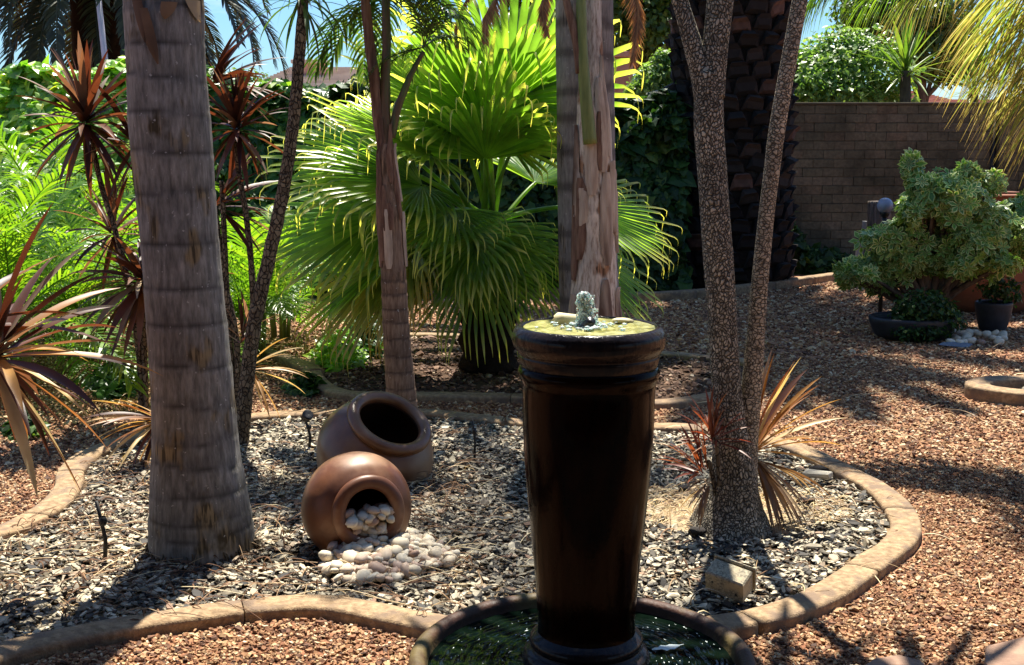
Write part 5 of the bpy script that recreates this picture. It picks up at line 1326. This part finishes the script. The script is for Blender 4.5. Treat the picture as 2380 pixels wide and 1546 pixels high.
stems(c6, [[(1665, 1150), (1650, 1080), (1642, 1075)], [(1672, 1130), (1668, 1050), (1662, 1012)]], 4.5, .010, .008)
rosette(c6, P(1658, 1020, 4.5), 34, .42, 0, 7, cr, thin=.7); rosette(c6, P(1632, 1095, 4.5), 26, .46, 0, 6, cr, az=(90, 250), thin=.7); rosette(c6, P(1645, 1130, 4.5), 14, .38, 6, 10, cd, az=(120, 260), name='dry_leaf')
c7 = empty('cordyline', (P(1760, 1060, 4.72).x, 4.72, 0), 'pale golden sword leaved cordyline fanning out right of the twin trunked tree', 'cordyline', 'red leaved cordylines')
stems(c7, [[(1750, 1160), (1752, 1090), (1752, 1040)]], 4.72, .012, .01)
for (e, sc_, a) in ((0, .95, 0), (1, .95, 10), (1, .85, -40), (2, .95, 0), (2, .8, 30), (3, .95, -10), (3, .85, 30), (4, .95, 5), (4, .7, -35), (5, .85, 0), (5, .7, 25), (6, .75, -12), (2, .9, -22), (0, .8, 50), (3, .6, -50), (1, 1.0, -5)):
    put('leaf', cg[e], None, c7, rel(P(1752, 1050, 4.72), c7), (0, 0, R(a)), (sc_ * 1.02, sc_ * .66, sc_ * 1.02))
for k in range(4): put('leaf', cs[(0, 0, 1, 2)[k]], None, c7, rel(P(1750, 1030, 4.72), c7), (0, 0, R((0, 60, -20, 20)[k])), (.95, .8, .85, .9)[k])
for k in range(22): put('dry_leaf', cd[rng.choice((7, 8, 8, 9))], None, c7, rel(P(1756, 1070, 4.70), c7), (0, 0, R(rng.uniform(-75, 25))), (rng.uniform(.6, .9), .4, .8))

# ================================================================== ARECA CLUMPS
am = frond_set([dict(L=1.25, elev=e, droop=d_, n=36, ll=.30, lw=.020, ldroop=.7, rw=.008, alpha=58) for e, d_ in ((1.35, 1.0), (1.1, 1.3), (.85, 1.4), (.5, 1.4), (.2, 1.1))], m_areca)
def areca(u, v, Y, n, s, label, h=.2):
    p = P(u, v, Y); t = empty('areca_palm', (p.x, Y, 0), label, 'palm bush', 'feathery palm clumps')
    for k in range(5):
        a = k * 1.256; V, Fc = tube([(math.cos(a) * .06, math.sin(a) * .06, 0), (math.cos(a) * .09, math.sin(a) * .09, h + .25)], [.018, .014], 8); put('cane', mesh_np('cane', V, Fc), m_petiole, t)
    for k in range(n): put('frond', am[int(k * 5 / n)], None, t, (rng.gauss(0, .06), rng.gauss(0, .06), h + rng.uniform(0, .3)), (rng.gauss(0, .1), rng.gauss(0, .1), k * 2.4 + u), s * rng.uniform(.75, 1.1))
areca(30, 700, 7.4, 26, 1.0, 'bright feathery palm clump at the left edge behind the bronze cordyline')
areca(210, 700, 8.6, 26, 1.05, 'bright feathery palm clump under the tall red cordyline')
areca(120, 600, 9.8, 24, 1.25, 'yellow green feathery palm clump against the vine at left', .5)
areca(585, 650, 8.6, 22, .9, 'feathery green palm clump seen between the thin stems', .15)
areca(650, 720, 9.6, 20, .8, 'feathery green palm clump behind the leaning stem left of the fan palm', .1)
areca(-140, 650, 8.8, 20, 1.2, 'feathery palm clump cut by the left edge of the photo', .4)

# ================================================================== IVY AND VINE HEDGES
def hedge(label, u0, u1, Y, tops, mat, n, size, leaf=LEAF_IVY, bottom=0.0, depth=.55, slant=.25, name='ivy_hedge', cat='hedge', core=True):
    """leafy wall between two picture columns; tops: list of (u, v)"""
    xa, xb = P(u0, 400, Y).x, P(u1, 400, Y).x
    tx_ = [P(u, v, Y).x for u, v in tops]; tz = [P(u, v, Y).z for u, v in tops]
    t = empty(name, ((xa + xb) / 2, Y, 0), label, cat, 'leafy hedges along the wall'); cx = (xa + xb) / 2
    if core:
        V, Fc = [], []; m_ = 24
        for i in range(m_):
            x = xa + (xb - xa) * i / (m_ - 1); h = np.interp(x, tx_, tz) - .18
            for (y, z) in ((.25, bottom), (.25 + slant * .65, h * .7), (.35 + slant, h), (depth + slant + .1, h), (depth + slant + .2, bottom)): V.append((x - cx, y, z))
        for i in range(m_ - 1):
            for j in range(4): a = i * 5 + j; Fc.append((a, a + 5, a + 6, a + 1))
        Fc += [(0, 1, 2, 3, 4), tuple(reversed(range((m_ - 1) * 5, m_ * 5)))]
        put('branches_or_core', mesh_np('branches_or_core', V, Fc), m_bark, t)  # solid dark core added to stop sky showing between the leaves
    x = nr.uniform(xa, xb, n); hh = np.interp(x, tx_, tz); q = nr.random(n); ontop = nr.random(n) < .42
    z = np.where(ontop, hh - nr.random(n) ** 2 * .22, bottom + (hh - bottom) * q)
    nb = np.array([mnoise.noise(Vector((a * 1.5, b_ * 1.5, 4))) + .5 * mnoise.noise(Vector((a * 4, b_ * 4, 9))) for a, b_ in zip(x, z)])
    y = np.where(ontop, nr.uniform(-.05, depth + .15, n), .08 - .16 * nb + nr.uniform(-.04, .18, n))
    z = z + np.where(ontop, .22 * nb, 0); y = y + slant * np.clip(z / hh, 0, 1) ** 1.3
    N = np.where(ontop[:, None], np.array([0, -.3, 1.0]), np.array([0, -1.0, .35 + slant * .7]))
    put('foliage', scatter('foliage', leaf[0], leaf[1], np.stack([x - cx, y, z], 1), out_rot(N, .55), size * np.exp(nr.normal(0, .28, n))), mat, t)
    return t
hedge('bright green vine leaves heaped over the wall at top left behind the cordyline', -160, 300, 11.2, [(-160, 160), (0, 140), (60, 125), (130, 100), (200, 108), (300, 112)], m_vine, 8500, .11, slant=1.7)
hedge('leafy green vine on the wall between the big palm and the leaning stem', 300, 760, 12.2, [(300, 120), (470, 150), (520, 185), (600, 190), (660, 175), (760, 200)], m_mid, 9500, .10, slant=1.1)
hedge('dark ivy on the wall behind the left half of the fan palm', 760, 1230, 12.8, [(760, 190), (820, 168), (880, 190), (1000, 200), (1230, 215)], m_ivy, 7500, .09)
hedge('dark ivy on the wall right of the banded palm', 1230, 1600, 13.0, [(1230, 215), (1400, 225), (1600, 235)], m_ivy, 7000, .09)
hedge('dark leafy creeper climbing at the foot of the date palm trunk', 1445, 1600, 12.7, [(1445, 330), (1500, 270), (1560, 260), (1600, 300)], m_ivy, 3400, .10)
hedge('low dark ivy along the foot of the brick wall', 1800, 2000, 14.6, [(1800, 330), (1830, 420), (1850, 520), (1900, 585), (2000, 600)], m_ivy, 2600, .10, depth=.4)

# ground cover
def cover(label, u0, u1, v0, v1, h, n, size, mat, name='ground_cover_plant'):
    p = G((u0 + u1) / 2, (v0 + v1) / 2); t = empty(name, (p.x, p.y, 0), label, 'leafy plant', 'low leafy plants')
    pts = []
    while len(pts) < n:
        a, q = rng.uniform(0, 6.28), math.sqrt(rng.random()); u, v = (u0 + u1) / 2 + math.cos(a) * q * (u1 - u0) / 2, (v0 + v1) / 2 + math.sin(a) * q * (v1 - v0) / 2
        g = G(u, v); pts.append((g.x - p.x, g.y - p.y, .02 + h * (1 - q * q) * rng.random()))
    N = np.tile(np.array([0, -.2, 1.0]), (n, 1))
    put('foliage', scatter('foliage', LEAF_IVY[0], LEAF_IVY[1], pts, out_rot(N, .5), size * np.exp(nr.normal(0, .25, n))), mat, t); return t
cover('bright green round leaved plant spilling over the left corner of the fan palm bed', 722, 850, 815, 870, .24, 420, .055, m_vine)
cover('darker leafy plant under the fan palm leaves beside the slender trunk', 800, 900, 770, 845, .30, 420, .055, m_ivy)
cover('small green clump on the gravel just outside the kerb corner', 665, 750, 895, 925, .10, 170, .055, m_ivy)
cover('dark leafy clump on the gravel behind the bronze cordyline', 210, 320, 870, 930, .14, 260, .06, m_ivy)
cover('small leafy weeds at the left edge under the bronze straps', 10, 110, 985, 1030, .10, 120, .05, m_ivy)

# ================================================================== RIGHT SIDE SHRUB GROUP
m_var = leaf_mat('variegated_leaf', [(0, (.05, .15, .015)), (.5, (.09, .22, .025)), (1, (.15, .28, .04))], trans=.3, rough=.4, boost=1.5, tint=(1, 1, .6))
# leaf with a pale edge: green middle strip, cream rim
m_var_e = leaf_mat('variegated_leaf_edge', [(0, (.22, .34, .08)), (1, (.58, .62, .24))], trans=.3, rough=.4, boost=1.3, tint=(1, 1, .6))
SY = 9.9; sb = P(2160, 700, SY)
shrub = empty('variegated_shrub', (sb.x, SY, 0), 'wide shrub with cream edged grey green leaves in front of the terracotta urn', 'shrub')
blobs = [(P(2100, 590, SY), (.42, .35, .30)), (P(2200, 520, SY), (.48, .42, .38)), (P(2310, 500, SY), (.42, .40, .36)), (P(2130, 470, SY), (.18, .2, .22)), (P(2250, 430, SY), (.30, .26, .16)), (P(2015, 620, SY), (.20, .18, .10)), (P(2370, 540, SY), (.3, .3, .3)), (P(2250, 600, SY), (.30, .3, .16))]
_b = []; sr = random.Random(21)
for c, rad_ in blobs:
    for q in range(8):
        d_ = Vector((max(-.8, min(.8, sr.gauss(0, .5))) * rad_[0], sr.gauss(0, .5) * rad_[1], max(-.7, min(.45, sr.gauss(-.1, .4))) * rad_[2])); f = sr.uniform(.30, .58)
        _b.append((c + d_, tuple(x * f for x in rad_)))
for u, v in ((2118, 385), (2125, 410), (2135, 440), (1960, 640), (1985, 625), (2245, 405), (2310, 425), (2050, 655)): _b.append((P(u, v, SY), (.07, .07, .10)))
blobs = _b
Ps, Ns = [], []
for c, rad_ in blobs:
    nb_ = int(560 * rad_[0] * rad_[2] / .16) + 10; P_, N_ = ellipsoid_leaves(tuple(Vector(c) - Vector((sb.x, SY, 0))), rad_, nb_, .5); Ps.append(P_); Ns.append(N_)
P_ = np.vstack(Ps); N_ = np.vstack(Ns); N_[:, 2] += .3; N_[:, 1] -= .2
wh = []; wf = []; we = []; wef = []     # one whorl of seven leaves
for k in range(6):
    a = 2 * PI * k / 6; ca, sa = math.cos(a), math.sin(a)
    def tr(x, y, z): return (ca * x - sa * y, sa * x + ca * y, z)
    o_ = len(wh); wh += [tr(.08, 0, 0), tr(.58, -.15, .10), tr(.90, 0, .12), tr(.58, .15, .10)]; wf += [(o_, o_ + 1, o_ + 2, o_ + 3)]
    o_ = len(we); we += [tr(.05, 0, -.01), tr(.60, -.24, .11), tr(1.02, 0, .11), tr(.60, .24, .11), tr(.08, 0, 0), tr(.58, -.15, .10), tr(.90, 0, .12), tr(.58, .15, .10)]
    wef += [(o_, o_ + 1, o_ + 5, o_ + 4), (o_ + 1, o_ + 2, o_ + 6, o_ + 5), (o_ + 2, o_ + 3, o_ + 7, o_ + 6), (o_ + 3, o_, o_ + 4, o_ + 7)]
rt = out_rot(N_, .55); sc_ = .064 * np.exp(nr.normal(0, .2, len(P_)))
put('leaf_centres', scatter('leaf_centres', wh, wf, P_, rt, sc_), m_var, shrub, kind='stuff')
put('leaf_margins', scatter('leaf_margins', we, wef, P_, rt, sc_), m_var_e, shrub, kind='stuff')
mb = MB()
for c, rad_ in blobs:
    c = Vector(c) - Vector((sb.x, SY, 0)); V, Fc = tube(spline([(0, 0, .1), (c.x * .3, 0, c.z * .5), tuple(c)], 10), np.linspace(.035, .01, 10), 7); mb.add(V, Fc)
put('branches_or_core', mb.mesh('branches_or_core'), m_bark, shrub)
# black planter with fine leaved plant at its foot
c = P(2140, 745, 9.55); pl = empty('black_planter', (c.x - .05, 9.6, 0), 'low black planter bowl under the variegated shrub', 'planter')
V, Fc = lathe(smooth_profile([(.26, 0), (.33, .04), (.37, .12), (.38, .17), (.36, .185), (.34, .17), (.30, .13), (.001, .12)], 30), 48, .02, 3); m_pot = solid_mat('black_pot', (.010, .012, .016), (.03, .032, .04), scale=12, rough=.55)
put('bowl', mesh_np('bowl', V, Fc), m_pot, pl, sc=(.9, .8, 1))
t = tree('fine_leaved_plant', (c.x + .02, 9.5, .12), [(P(2150, 715, 9.45), (.24, .2, .15)), (P(2105, 735, 9.45), (.12, .12, .10)), (P(2200, 740, 9.45), (.14, .14, .12)), (P(2140, 770, 9.35), (.22, .1, .07))], 2600, .034, m_ivy, 'fine leaved green bush growing in the low black planter', 'bush', trunk_r=.012)
c = P(2318, 760, 9.9); pt = empty('black_pot', (c.x, 10.0, 0), 'small black pot with thin shoots right of the fine leaved bush', 'pot')
V, Fc = lathe(smooth_profile([(.10, 0), (.13, .1), (.15, .22), (.145, .25), (.13, .24), (.12, .2), (.001, .19)], 24), 32); put('body', mesh_np('body', V, Fc), m_pot, pt)
t = tree('potted_sprigs', (c.x, 10.0, .2), [(P(2315, 668, 10), (.16, .12, .12)), (P(2350, 680, 10), (.1, .1, .12))], 420, .04, m_ivy, 'sparse dark sprigs growing out of the small black pot', 'potted plant', trunk_r=.01)
q = G(2228, 806); V, Fc = chip_base(5, 7, .3); o = put('flat_stone', mesh_np('flat_stone', V, Fc, smooth=False), solid_mat('slate_blue', (.10, .12, .15), (.2, .23, .28), scale=20), None, (q.x, q.y, .02), (.05, .05, .3), (.16, .10, .06)); tag(o, 'flat blue grey stone on the gravel below the shrub', 'stone')
# urn
c = P(2265, 690, 11.6); urn = empty('terracotta_urn', (c.x, 11.6, 0), 'very large rust coloured urn standing behind the variegated shrub', 'urn')
V, Fc = lathe(smooth_profile([(.50, 0), (.60, .1), (.72, .35), (.76, .60), (.70, .85), (.55, 1.0), (.50, 1.05), (.55, 1.09), (.50, 1.1), (.44, 1.02), (.001, .9)], 50), 64, .01); put('body', mesh_np('body', V, Fc), solid_mat('rust_terracotta', (.17, .055, .025), (.27, .095, .045), scale=4, rough=.8, c3=(.12, .05, .03), scale2=1.5), urn)
# furrowed trunk, grey post and ball lamp left of the shrub
c = G(2035, 668); tr_ = empty('tree_stump', (c.x, c.y, 0), 'furrowed grey trunk standing behind the left side of the variegated shrub', 'tree trunk')
zz = np.linspace(0, .95, 30); V, Fc = tube([(0, 0, z) for z in zz], [.115 + .03 * math.exp(-z * 8) for z in zz], 40, lambda th, i, t: 1 + .10 * np.sin(th * 13 + .6 * math.sin(i * .5)) + .04 * np.sin(th * 7 + i * .3))
put('trunk', mesh_np('trunk', V, Fc), solid_mat('furrowed_bark', (.07, .055, .045), (.17, .14, .12), scale=14, rough=.95, bump=1, dist=.01, stretch=(3, 3, .4)), tr_)
m_post = solid_mat('grey_paint', (.26, .26, .27), (.36, .36, .37), scale=10, rough=.6)
c = G(1996, 668); post = empty('grey_post', (c.x, c.y + .1, 0), 'leaning grey metal post beside the furrowed trunk', 'post'); post.rotation_euler = (0, .05, 0)
V, Fc = box(.075, .05, .52, .005, (0, 0, .26)); put('lower_post', mesh_np('lower_post', V, Fc, smooth=False), m_post, post)
V, Fc = box(.05, .04, .22, .004, (.03, 0, .62)); put('upper_post', mesh_np('upper_post', V, Fc, smooth=False), m_post, post)
c = P(2057, 478, 10.8); lamp = empty('garden_globe_lamp', (c.x, 10.8, 0), 'small grey globe lamp peeping over the left of the variegated shrub', 'lamp')
V, Fc = tube([(0, 0, 0), (0, 0, c.z)], [.02, .02], 10); put('pole', mesh_np('pole', V, Fc), m_black, lamp)
V, Fc = lathe([(.001 + .07 * math.sin(a), -.07 * math.cos(a)) for a in np.linspace(0, PI, 16)], 24); put('globe', mesh_np('globe', V, Fc), solid_mat('frosted_globe', (.22, .23, .30), (.30, .31, .38), rough=.25), lamp, (0, 0, c.z))
V, Fc = lathe(smooth_profile([(.03, -.10), (.045, -.07), (.04, -.05)], 8), 20); put('collar', mesh_np('collar', V, Fc), m_black, lamp, (0, 0, c.z))

# ================================================================== OVERHANGING FRONDS AT THE RIGHT
def frond_path(parent, pts, Y, n, ll, lw, mat, seed, ldroop=1.6, dy=.25, alpha=42):
    path = [Vector(P(u, v, Y + dy * i)) - Vector(parent.location) for i, (u, v) in enumerate(pts)]
    mb = pinnate(0, 0, 0, n, ll, lw, ldroop=ldroop, alpha=alpha, seed=seed, path=path, taper=.8, start=.02, vee=-.05, rw=.009)
    put('frond', mb.mesh('frond', False), mat, parent)
rp_ = empty('palm_tree', (P(2720, 600, 5.2).x, 5.2, 0), 'palm just outside the right edge whose yellowing fronds hang into the photo', 'palm tree', 'palm trees of the garden')
V, Fc = tube([(0, 0, z) for z in np.linspace(0, 2.9, 40)], [.11 + .05 * math.exp(-z * 5) + .004 * math.sin(z * 50) for z in np.linspace(0, 2.9, 40)], 24); put('trunk', mesh_np('trunk', V, Fc), m_slim, rp_)
for k in range(10):
    e = [(2290, 60), (2330, 110), (2375, 190), (2430, 250), (2280, 0), (2360, 160), (2410, 220), (2315, 90), (2345, 140), (2265, -20), (2390, 100), (2450, 160), (2320, 30)][k]
    e = (e[0] + 26, e[1]); m1 = (e[0] + 110 + 10 * (k % 3), e[1] - 130); m0 = (e[0] + 240, e[1] - 230)
    frond_path(rp_, [(2700, -330), m0, m1, e], 4.7 + .1 * k, 44, .60, .0105, m_yfrond, 50 + k, ldroop=.75, alpha=34)
crown_fronds(rp_, Vector((rp_.location.x, 5.2, 2.95)), qs[:2], 7, (.7, .9), 0.3, skip=lambda a: math.cos(a) < .1)
for k, pts in enumerate(([(2330, -330), (2200, -190), (2060, -90), (1930, -30)], [(2330, -330), (2160, -230), (2000, -130), (1900, -20)], [(2330, -330), (2240, -180), (2140, -80), (2040, -20)], [(2330, -330), (2290, -160), (2210, -70), (2130, -20)], [(2330, -330), (2230, -250), (2080, -170), (1950, -70)])):
    if k == 0:
        op_ = empty('palm_tree', (P(2330, -330, 6.4).x + 1.6, 6.9, 0), 'taller palm beyond the right edge with green fronds trailing across the top', 'palm tree', 'palm trees of the garden')
        V, Fc = tube(spline([(0, 0, 0), (-.1, 0, 1.6), (-.5, -.1, 2.9), tuple(Vector(P(2330, -330, 6.4)) - op_.location)], 40), np.linspace(.14, .08, 40), 24); put('trunk', mesh_np('trunk', V, Fc), m_slim, op_)
    frond_path(op_, pts, 6.4, 56, .42, .014, m_yfrond if k == 3 else m_areca, 70 + k, 1.9, .1)

# ================================================================== BEYOND THE WALL
def T(u, v, Y): return tuple(P(u, v, Y))
tree('round_shrub', (P(1940, 300, 18).x, 18, 0), [(T(1900, 190, 18), (.9, .8, .65)), (T(2010, 170, 18), (.75, .7, .65)), (T(1860, 215, 17.6), (.5, .5, .4)), (T(1980, 230, 17.6), (.9, .5, .3)), (T(1950, 130, 18.2), (.5, .5, .45))], 9500, .085, m_light, 'rounded light green tree showing above the brick wall', 'tree', 'trees beyond the wall', trunk_r=.1)
tree('leafy_tree', (P(2150, 300, 24).x, 24, 0), [(T(2080, 60, 24), (1.0, .9, .7)), (T(2180, 110, 24), (.9, .8, .7)), (T(2160, 30, 24), (.8, .8, .6)), (T(2030, 20, 24), (.8, .8, .6)), (T(2220, 150, 24), (.5, .5, .4))], 8500, .12, m_tree, 'bright topped dark tree beyond the wall right of the round tree', 'tree', 'trees beyond the wall', trunk_r=.16)
tree('leafy_tree', (P(1230, 300, 20).x, 20, 0), [(T(1210, 130, 20), (.7, .6, .65)), (T(1255, 190, 20), (.6, .6, .6)), (T(1190, 90, 20), (.45, .5, .35)), (T(1290, 60, 20), (.5, .5, .5))], 6500, .08, m_olive, 'soft grey green tree between the fan palm and the banded palm', 'tree', 'trees beyond the wall', trunk_r=.12)
tree('leafy_tree', (P(1500, 300, 22).x, 22, 0), [(T(1480, 30, 22), (.9, .8, .8)), (T(1540, 80, 22), (.8, .8, .7)), (T(1460, 120, 22.5), (.35, .4, .4)), (T(1560, -30, 22), (.9, .9, .7)), (T(1420, -20, 22), (.8, .8, .6))], 7500, .12, m_tree, 'dark green tree behind the banded palm and the date palm', 'tree', 'trees beyond the wall', trunk_r=.16)
tree('leafy_tree', (P(1240, 100, 26).x, 26, 0), [(T(1250, 0, 26), (.7, .7, .6)), (T(1230, -50, 26), (.8, .8, .6))], 2600, .13, m_tree, 'dark leafy tree top left of the banded palm trunk', 'tree', 'trees beyond the wall', trunk_r=.14)
tree('round_shrub', (P(1525, 260, 17).x, 17, 0), [(T(1525, 190, 17), (.33, .3, .30)), (T(1500, 215, 17), (.3, .3, .2)), (T(1550, 170, 17), (.22, .25, .3)), (T(1535, 135, 17), (.12, .15, .12))], 3000, .07, m_light, 'small bright green shrub above the ivy left of the date palm', 'tree', 'trees beyond the wall', trunk_r=.05)
ys = []
for k, (e, d_) in enumerate(((1.45, .1), (1.2, .15), (.9, .2), (.6, .25), (.3, .3), (0, .35), (-.4, .3))):
    V, Fc, T_ = strap(.95, .055, e, d_, .2, 6); me = mesh_np('leaf', V, Fc, None, T_); me.materials.append(m_yucca); ys.append(me)
def yucca(u, v, Y, n, s, label):
    c = P(u, v, Y); t = empty('yucca', (c.x, Y, 0), label, 'yucca', 'yuccas beyond the wall')
    V, Fc = tube([(0, 0, 0), (.05, 0, c.z * .5), (0, 0, c.z)], [.12, .1, .07], 12); put('trunk', mesh_np('trunk', V, Fc), m_bark, t)
    for k in range(n): put('leaf', ys[int(k * 7 / n)], None, t, (0, 0, c.z + rng.uniform(-.12, .08)), (0, 0, k * 2.4), s * rng.uniform(.8, 1.1))
yucca(2105, 165, 17.2, 60, .85, 'tall spiky yucca head above the wall beside the round tree')
yucca(2262, 215, 17.5, 46, .6, 'paler spiky yucca above the wall near the right fronds')
tree('leafy_tree', (P(1020, 200, 22).x, 22, 0), [(T(560, 176, 22), (.5, .4, .12))], 200, .09, m_tree, 'thin twiggy growth poking up behind the hedge top', 'tree', 'trees beyond the wall', trunk_r=.03)
# houses
m_roof = solid_mat('faded_roof', (.42, .33, .27), (.54, .44, .36), scale=3, rough=.9, bump=.2)
m_roof2 = solid_mat('terracotta_roof', (.42, .20, .14), (.55, .30, .22), scale=5, rough=.9, bump=.2)
m_wallw = solid_mat('pale_render', (.52, .50, .48), (.62, .60, .58), scale=2, rough=.9, bump=.05)
def house(u0, u1, vt, vb, Y, mr, label, chim=None):
    a, b = P(u0, vt, Y), P(u1, vt, Y); w = b.x - a.x; ze = P(u0, vb, Y).z; zt = P(u0, vt, Y + 4).z
    t = empty('neighbour_house', ((a.x + b.x) / 2, Y, 0), label, 'house', 'neighbouring houses')
    V, Fc = box(w, 7, ze, 0, (0, 4, ze / 2)); put('wall', mesh_np('wall', V, Fc, smooth=False), m_wallw, t)
    e = .35; V = [(-w / 2 - e, .1, ze - .1), (w / 2 + e, .1, ze - .1), (w / 2 + e, 7.9, ze - .1), (-w / 2 - e, 7.9, ze - .1), (-w / 2 + w * .04, 4, zt), (w / 2 - w * .04, 4, zt)]
    rf = put('roof', mesh_np('roof', V, [(0, 1, 5, 4), (2, 3, 4, 5), (1, 2, 5), (3, 0, 4), (3, 2, 1, 0)], smooth=False), mr, t)
    mb = MB()
    for k in range(1, 14):        # tile courses standing proud of the slope
        f = k / 14; y = .1 + 3.9 * f; z = ze - .1 + (V[4][2] - ze + .1) * f; hw = w / 2 + e - (w * .04 + e) * f
        vv, ff = box(2 * hw, .06, .05, 0, (0, y, z + .012)); mb.add(vv, ff)
    put('tile_course', mb.mesh('tile_course', False), mr, t, kind='stuff')
    if chim:
        c = P(chim[0], chim[1], Y + 2.5); V, Fc = box(.8, .6, 1.1, .01, (c.x - t.location.x, 2.5, c.z - .5)); put('chimney', mesh_np('chimney', V, Fc, smooth=False), m_roof2, rf)
        V, Fc = box(.92, .72, .1, .01, (c.x - t.location.x, 2.5, c.z + .08)); put('chimney_cap', mesh_np('chimney_cap', V, Fc, smooth=False), m_roof, rf)
    return t
house(600, 900, 156, 195, 30, m_roof, 'beige roofed house just showing over the hedge behind the leaning stem', (722, 152))
house(2130, 2240, 212, 238, 34, m_roof2, 'pink tiled roof of a house glimpsed past the yuccas over the brick wall')
house(2255, 2460, 232, 250, 40, m_roof2, 'house with brown eaves half hidden by the hanging yellow fronds')
V, Fc = box(.9, .7, 3.8, .02, (0, 0, 1.9)); c = P(1447, 180, 21)
t = empty('pink_chimney', (c.x, 21, 0), 'pink rendered chimney block between the banded palm and the bright shrub', 'chimney')
ztp = P(1447, 135, 21).z; V, Fc = box(.32, .4, ztp, .02, (0, 0, ztp / 2)); put('shaft', mesh_np('shaft', V, Fc, smooth=False), m_roof2, t)
V, Fc = box(.40, .48, .1, .01, (0, 0, ztp + .05)); put('cap', mesh_np('cap', V, Fc, smooth=False), m_roof2, t)
# pale pole before the date palm fronds
c = P(254, 120, 15.5); V, Fc = tube([(0, 0, 0), (-.02, 0, 2), (-.12, 0, P(240, -60, 15.5).z)], [.045, .04, .035], 12)
t = put('pale_pole', mesh_np('pale_pole', V, Fc), solid_mat('pale_metal', (.42, .42, .46), (.5, .5, .54), rough=.5), None, (c.x, 15.5, 0)); tag(t, 'slim pale pole rising in front of the dark date palm at top left', 'pole')
# ================================================================== UNSEEN WALL, ROOF AND FLOOR ADDED TO DARKEN THE FOUNTAIN REFLECTIONS
m_render = solid_mat('blocker_render', (.08, .05, .035), (.13, .085, .06), scale=3, rough=.9, bump=.15)
m_beam = solid_mat('blocker_timber', (.05, .03, .02), (.08, .05, .03), scale=6, rough=.8, stretch=(.4, 3, 3))
blocker = empty('light_blocker', (0, -3.2, 0), 'unseen wall and timber roof added behind the viewpoint to block sky light', 'house')
V, Fc = box(12, .3, 3.0, .01, (0, -1.2, 1.5)); put('wall', mesh_np('wall', V, Fc, smooth=False), m_render, blocker)
V, Fc = box(12.4, 6.4, .12, .01, (0, 2.1, 2.85)); put('blocker_roof', mesh_np('blocker_roof', V, Fc, smooth=False), m_beam, blocker)
for x in (-5.6, -2.6, 2.6, 5.6):
    V, Fc = box(.14, .14, 2.79, .008, (x, 5.1, 1.395)); put('post', mesh_np('post', V, Fc, smooth=False), m_beam, blocker)

V, Fc = box(12.4, 6.6, .04, .004, (0, -1.1, .012))  # unseen dark slab added so the fountain mirrors no sunlit ground
dark_floor = put('unseen_floor', mesh_np('unseen_floor', V, Fc, smooth=False), solid_mat('unseen_floor_dark', (.03, .027, .025), (.06, .052, .046), scale=5, rough=.8)); tag(dark_floor, 'unseen dark floor added to keep sunlit ground out of reflections', 'paving', kind='structure')
